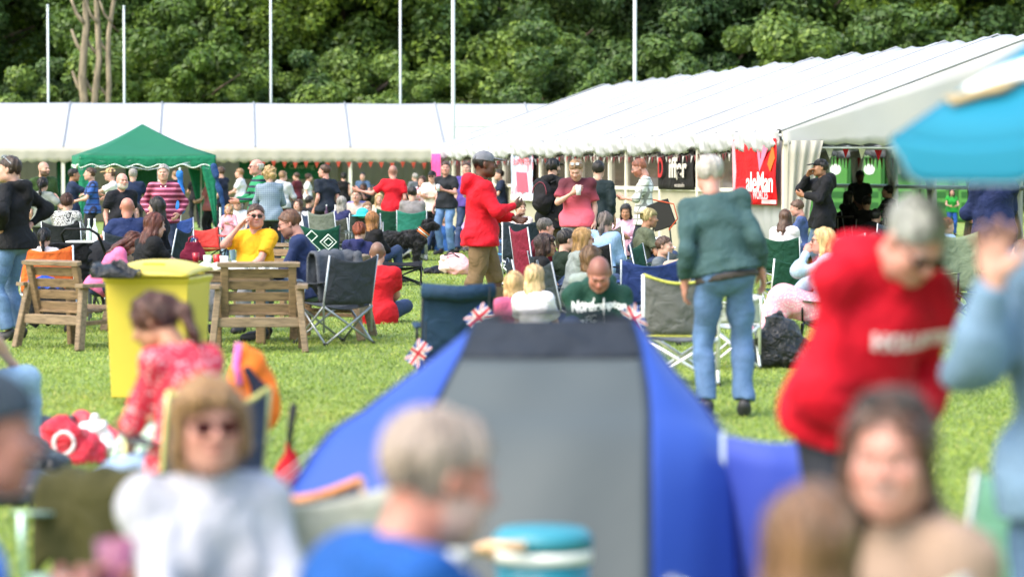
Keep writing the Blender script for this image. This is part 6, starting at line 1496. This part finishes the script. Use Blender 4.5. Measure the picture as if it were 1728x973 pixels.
a_ = p(1022, 357, 142, 'woman with long grey ponytail in a pale denim jacket, back to camera', h=-25, pose='sit', fem=True, hair='lowpony', hc='#6e625c', top='#8eaed0', topkind='denim', jacket=True, sleeve='long', arms=('lap', 'lap'), lean=12); under(a_, 'black camping chair under the woman in the denim jacket', cloth='#17191c')
a_ = p(921, 367, 132, 'short grey-haired man in maroon facing right in the seated group', h=-65, pose='sit', hair='short', hc='#5c5650', top='#6c1c30', sleeve='long', arms=('lap', 'lap'), skin='pink'); under(a_, 'dark red camping chair under the man in maroon', cloth='#7a1c34', back=.92)
a_ = p(921, 394, 160, 'dark wavy-haired person in sunglasses and black top facing right', h=-85, pose='sit', hair='bob', hc='#3a2620', top='#17181b', glasses='#1c1210', arms=('lap', 'lap'), skin='tan', fem=True); under(a_, 'camping chair under the dark-haired person in sunglasses', cloth='#26303c')
a_ = p(957, 386, 146, 'young dark-haired man with green collar facing right', h=-70, pose='sit', hc='dark', top='#17281c', collar='#4ca848', arms=('lap', 'lap')); under(a_, 'camping chair under the young man with the green collar', cloth='#26303c')
a_ = p(985, 384, 164, 'blonde woman in red-framed sunglasses and grey top facing right', h=-75, pose='sit', fem=True, hair='long', hc='#a8824e', top='#9aa4a0', sleeve='long', glasses='#8c2018', arms=('lap', 'lap'), girth=1.15, lean=4); under(a_, 'camping chair under the blonde woman in grey', cloth='#4c565c')
a_ = p(997, 414, 184, 'woman with brown bobbed hair in front of the blonde woman', h=-20, pose='sit', fem=True, hair='bob', hc='#6e5238', top='#8c9894', sleeve='long', arms=('lap', 'lap'), girth=1.1)
a_ = p(1011, 432, 236, 'man in dark green hoodie with white lettering looking down', h=178, head=(0, 30), pose='sit', hair='shaved', scalp=.55, hc='#4a2820', top='#1c4438', hood=True, sleeve='long', arms=('knee', 'knee'), lean=16, skin='red', girth=1.12, H=1.75)
GH = a_
p(902, 446, 212, 'fair-haired child in white and blue just above the tent top', h=-15, pose='sit', fem=True, hair='longback', hc='#c8ac80', top='#e8e4ec', arms=('lap', 'lap'), H=1.42); p(866, 458, 208, 'blonde girl in pink left of the fair-haired child', h=20, pose='sit', fem=True, hair='wavy', hc='#c0a070', top='#c05c80', sleeve='long', arms=('lap', 'lap'), H=1.40)
# old man standing
a_ = p(1197, 260, 256, 'old grey-haired man in teal jumper and blue jeans standing back to camera', h=6, hair='short', hc='#a8a29c', top='#3e5a5c', sleeve='long', arms=(((.262, .04, -.04), (.12, -1, 0)), ((.235, .06, -.05), (.1, -1, 0))), bottom='#5878a4', skin='pink', girth=1.10, lean=7, tilt=-9, head=(0, 6), hemlen=-.085, shoes='#2a2c30', spread=1.1)
OLD = a_
def belt(a_):
    V, Fs = sdf([ecap(a_['O'](a_['tz'](0, -.008, -.065)), a_['O'](a_['tz'](0, -.008, -.022)), a_['Xa'], .212*a_['sc'], .160*a_['sc'], .210*a_['sc'], .158*a_['sc'], c0=True, c1=True)], .012, k=.02); mk('belt', V, Fs, mat('plain', '#3a3430'), a_['root'])
belt(OLD)
a_ = p(1160, 402, 150, 'man in beige hoodie sitting behind the old man\'s arm', h=165, pose='sit', hair='crop', hc='black', skin='dark', top='#b8a490', hood=True, sleeve='long', arms=('lap', 'lap'), head=(30, 20)); under(a_, 'camping chair under the man in beige', cloth='#3c4648')
# right side
a_ = p(1325, 354, 118, 'girl with long wavy brown hair in white t-shirt, back to camera', h=-15, pose='sit', fem=True, hair='wavy', hc='#4e3424', top='#f4ecf0', arms=('lap', 'lap'), girth=1.05, head=(0, 15)); under(a_, 'dark green folding chair under the girl in white', cloth='#1e4c3c', back=.7)
p(1330, 343, 100, 'dark-haired man facing left behind the girl in white', h=85, pose='sit', hc='black', top='#30343c', arms=('lap', 'lap')); p(1344, 337, 106, 'boy with short brown hair and blue top in profile facing left', h=80, head=(0, 15), pose='sit', hc='#5a4030', top='#4a5c8c', arms=('lap', 'lap'), skin='pink')
a_ = p(1383, 268, 112, 'man in black hooded coat and black cap at the marquee opening', h=100, hc='dark', cap_='#17181a', top='#15161a', hood=True, jacket=True, sleeve='long', arms=('cup', 'mouth'), bottom='#56708c', hemlen=.12, skin='olive', girth=1.1)
p(1451, 288, 84, 'man in dark t-shirt sitting upright behind the tent table', h=180, head=(0, 20), hc='black', skin='dark', top='#1c2224', arms=('lap', 'lap'))
for px, yt, s, lab, kw in ((1432, 322, 86, 'woman in black with long dark hair left of the tent table', dict(fem=True, hair='long', hc='black', h=-60, top='#101012', sleeve='long')), (1462, 330, 90, 'dark silhouetted person with back to camera at the tent table', dict(h=5, hc='black', top='#101012', sleeve='long')), (1497, 312, 88, 'person in black checked shirt at the right of the tent table', dict(h=60, hc='dark', top='#17181c', topkind='check', topcol2='#4a4c50', topsc=10, sleeve='long')), (1478, 352, 100, 'crouched dark-jacketed figure in front of the tent table', dict(h=-30, hc='black', top='#121316', sleeve='long', hood=True))):
    a_ = p(px, yt, s, lab, pose='sit', arms=('table', 'table'), **kw); under(a_, 'dark chair under the ' + lab, cloth='#17191c')
a_ = p(1388, 384, 186, 'blonde woman in sunglasses and denim jacket, hand to mouth, facing left', h=82, pose='sit', fem=True, hair='long', hc='#d0b078', top='#a8c0d4', topkind='denim', jacket=True, sleeve='long', glasses='#201414', arms=('mouth', ((.10, .42, .06), (.8, -.2, -.6))), dress=('blotch', '#f0a0b4', '#f4e0e4', 60), skin='pink', foot=.62); BLO = a_; held('phone', 'black phone held low by the blonde woman in denim', 'phone', a_, 1, (0, .02, 0), phone_b)
under(a_, 'dark green camping chair with red side under the blonde woman', cloth='#1c4a3a', frame='#1c1e20', back=.98, w=.5)
a_ = p(1674, 262, 160, 'person in black top hat and navy coat seen from behind, far right', h=15, hc='#c8a080', hair='crop', hat='#15171c', top='#1c2850', jacket=True, sleeve='long', arms=('waist', 'waist'), bottom='#20242c', bkind='cloth', girth=1.2, hemlen=.12, skin='pink')
a_ = p(1598, 366, 146, 'ginger child in a pale denim jacket behind the red hoodie', h=-60, pose='sit', child=False, H=1.45, hc='#8c5030', hair='short', top='#9ab8d8', topkind='denim', jacket=True, sleeve='long', arms=('lap', 'lap'), lean=10); under(a_, 'camping chair under the ginger child', cloth='#4c545c')
p(1606, 318, 66, 'distant person in green apron between parasol and red hoodie', h=180, fem=True, hair='long', hc='dark', top='#2c9c3c', sleeve='cap', arms=('waist', 'waist'), bottom='#2c5cb0', bkind='cloth')
a_ = p(1724, 405, 170, 'person in maroon and navy sitting at the right edge behind the hand', h=60, pose='sit', fem=True, hair='long', hc='brown', top='#7c2c44', sleeve='long', arms=('lap', 'lap'), bottom='#2c48b0', bkind='cloth')
for px, yt, s, lab, kw in ((503, 336, 82, 'seated woman in white cardigan right of the navy jumper man', dict(h=150, fem=True, hair='long', hc='brown', top='#dcdce0', sleeve='long')), (523, 330, 76, 'seated man in black t-shirt behind the diamond-patterned chair', dict(h=-40, hc='dark', top='#1c1e24')),
                           (660, 334, 80, 'seated man in pale blue shirt framed by the red t-shirt man legs', dict(h=170, hc='grey', top='#a8bcd4')), (1122, 398, 132, 'seated person in grey fleece beside the navy logo chair', dict(h=-110, hc='brown', top='#6c747c', sleeve='long')),
                           (1524, 356, 100, 'seated man in black jacket under the parasol left corner', dict(h=20, hc='dark', top='#15171b', sleeve='long')), (1560, 340, 84, 'seated woman with dark hair and white top under the parasol', dict(h=150, fem=True, hair='long', hc='dark', top='#e0dcd8')),
                           (1478, 392, 140, 'seated person in navy behind the blonde woman', dict(h=-30, hc='dark', top='#1c2436', sleeve='long')), (795, 352, 84, 'seated girl in lilac behind the red jacket', dict(h=160, fem=True, hair='long', hc='brown', top='#b8a0d0'))):
    a_ = p(px, yt, s, lab, pose='sit', arms=('lap', 'lap'), **kw); under(a_, 'folding chair under the ' + ' '.join(lab.split()[:12]), cloth=random.choice(['#3c4644', '#2c3c5c', '#24503c']))
emptychair(1235, 205, 0, 'white-legged folding chair behind the old man knees', cloth='#c8ccc8', frame='#f0f0f0', back=.60, w=.42, fr=.014)
# foreground, strongly out of focus
RH = p(1545, 336, 600, 'person with cropped grey hair in a bright red hoodie looking down', h=-148, head=(-4, 34), lean=20, hair='short', hc='#8c8e88', top='#cc0a26', hood=True, sleeve='long', arms=(((.10, .21, .02), (.7, -.6, -.1)), ((.10, .20, .0), (.6, -.7, -.1))), girth=1.10, hemlen=-.05, glasses='#15100e', skin='pink', bottom='#202430', neck=.02)
JK = p(1835, 262, 690, 'person in pale denim jacket with one hand raised, at the right edge', h=172, hair='short', hc='brown', top='#6c8aa4', topkind='denim', jacket=True, sleeve='long', arms=('waist', ((.235, .22, .46), (.25, -.2, -1), 'up')), bottom='#44607c', girth=1.05, hemlen=.06)
FW = p(1505, 662, 880, 'smiling woman with brown hair, raised sunglasses and beige cardigan', h=128, pose='sit', fem=True, hair='wavy', hc='#4e3426', top='#a48c7a', jacket=True, sleeve='long', arms=('lap', 'lap'), shadesup=True, glasses='#1a1614', skin='pink', girth=1.1, head=(34, 0), headroll=-4, lean=10, smile=1)
FB = p(1368, 818, 1050, 'long light brown hair of a child seen from behind at bottom right', h=5, pose='sit', fem=True, hair='longback', hc='#7a5a42', top='#5c4030', sleeve='long', arms=('lap', 'lap'), H=1.4)
OM = p(742, 688, 915, 'grey-haired man in blue jacket seen from behind, turned right', h=-58, head=(-2, 6), pose='sit', hair='short', hc='#948478', beard=('white', .45), top='#1c54a0', jacket=True, sleeve='long', arms=('lap', 'lap'), skin='red', lean=12, neck=.02, girth=.98)
BW = p(352, 634, 690, 'woman with blonde bobbed hair, sunglasses and pale grey jumper', h=-152, head=(-12, 0), pose='sit', fem=True, hair='bob', hc='#967248', top='#bbbcc6', sleeve='long', arms=('lap', 'lap'), glasses='#3a1414', skin='pink', girth=1.12, loose=.02)
PW_ = p(258, 497, 450, 'woman with brown ponytail in red floral top and pale jeans', h=45, head=(28, 24), pose='sit', fem=True, hair='pony', hc='#4a2a20', top='#e83a50', topkind='blotch', topcol2='#f4c0c4', topsc=48, openneck=True, arms=('lap', ((.12, .44, .22), (.9, -.1, -1))), lean=10, H=1.47, neck=.05, skin='tan', bottom='#8ea8cc', sleeve='elbow')
PW_['h'] = 24
under(PW_, 'grey camping chair with yellow frame under the woman in red florals', cloth='#50565a', trim='#c8c474', frame='#d8dc9c', back=.82, w=.38)
LE = p(-32, 622, 850, 'man in dark cap and blue shirt at the left edge holding a drink', h=-70, pose='sit', hair='short', hc='#20242a', cap_='#3a444e', capback=True, top='#3a70d0', arms=(((.10, .33, .35), (.8, 0, -1)), ((.14, .24, .34), (.8, 0, -1))), skin='red', lean=12)
held('cup', 'plastic cup of dark red drink held at the lower left', 'cup', LE, 0, (.0, .0, .03), cup_b('#a8607c', '#501828', .042, .14))
p(-92, 400, 330, 'person at the left edge with pale denim legs, mostly out of view', h=-30, pose='sit', hc='brown', top='#3c4450', arms=('knee', 'knee'), bottom='#9cbcdc', foot=.5)
# hoodie lettering
def chest_text(a_, body, size, col, z=.30, yo=.155, roll=0, bold=.004, x=0, spacing=1):
    sc = a_['sc']; T = a_['T']; c = a_['O'](a_['tz'](x, yo, z)); ex = -a_['Xa']; ey = a_['Za']; ez = a_['Ya']
    M = Matrix(((ex[0], ey[0], ez[0], c[0]), (ex[1], ey[1], ez[1], c[1]), (ex[2], ey[2], ez[2], c[2]), (0, 0, 0, 1))) @ Matrix.Rotation(R(roll), 4, 'Z')
    cu = text_obj('lettering', body, size, mat('plain', col), a_['root'], Matrix.Identity(4), extrude=.004, bold=bold, spacing=spacing)
    # lay the letters on the cloth
    top = [o for o in a_['root'].children if o.name.split('.')[0] in ('hoodie', 'shirt', 'jacket', 'jumper')][0]
    from mathutils.bvhtree import BVHTree
    bv = BVHTree.FromPolygons([v.co.copy() for v in top.data.vertices], [tuple(p_.vertices) for p_ in top.data.polygons]); n = Vector(ez)
    for v in cu.data.vertices:
        q = M @ Vector((v.co.x, v.co.y, 0)); hit = bv.ray_cast(q+n*.3, -n); base = hit[0] if hit[0] else q; v.co = base+n*(.004+v.co.z*.4)
    return cu
chest_text(RH, 'HOLLISTER', .062, '#e8d0d4', x=-.07, z=.31, bold=.003, spacing=1.05); chest_text(GH, 'Northampton', .07, '#d8dcd8', z=.40, bold=.004); chest_text(GH, 'RFC', .07, '#c8ccc8', z=.31, x=.08, bold=.003)
def drawstrings(a_, col, L=.2):
    for sd in (-1, 1):
        pts = [a_['O'](a_['nb']+a_['Xa']*sd*.035+a_['Ya']*(.095+.05*f)-a_['Za']*(.04+L*f)) for f in (0, .3, .6, 1)]
        m = MB(); m.tube([tuple(q) for q in pts], .006, 6); m.build('drawstring', mat('plain', col), a_['root'], smooth=True)
drawstrings(GH, '#e8e8e4', .17)
def rucksack():
    a_ = BPK; loc = a_['world'](a_['O'](a_['tz'](0, -.20, .26))); t = thing('rucksack', 'black rucksack with red piping worn by the man in black hoodie', 'rucksack', loc, a_['h'])
    V, Fs = sdf([ell((0, -.0, 0), (.15, .10, .24)), ell((0, -.07, -.08), (.11, .07, .12))], .012, k=.04, wr=.004, wf=30); mk('body', V, Fs, mat('cloth', '#1a181c'), t)
    m = MB(); m.tube([(.12*math.cos(q), -.10+.03*abs(math.sin(q)), .02+.19*math.sin(q)) for q in np.linspace(.1, 3.0, 12)], .007, 5); m.build('piping', mat('plain', '#6c2434'), t, smooth=True)
    for x in (-.11, .11): m = MB(); m.tube([(x, .03, .2), (x*1.1, .16, .24), (x*1.2, .28, .12), (x*1.2, .26, -.1), (x*1.1, .05, -.2)], .016, 6); m.build('strap', mat('cloth', '#17181b'), t, smooth=True)
rucksack()
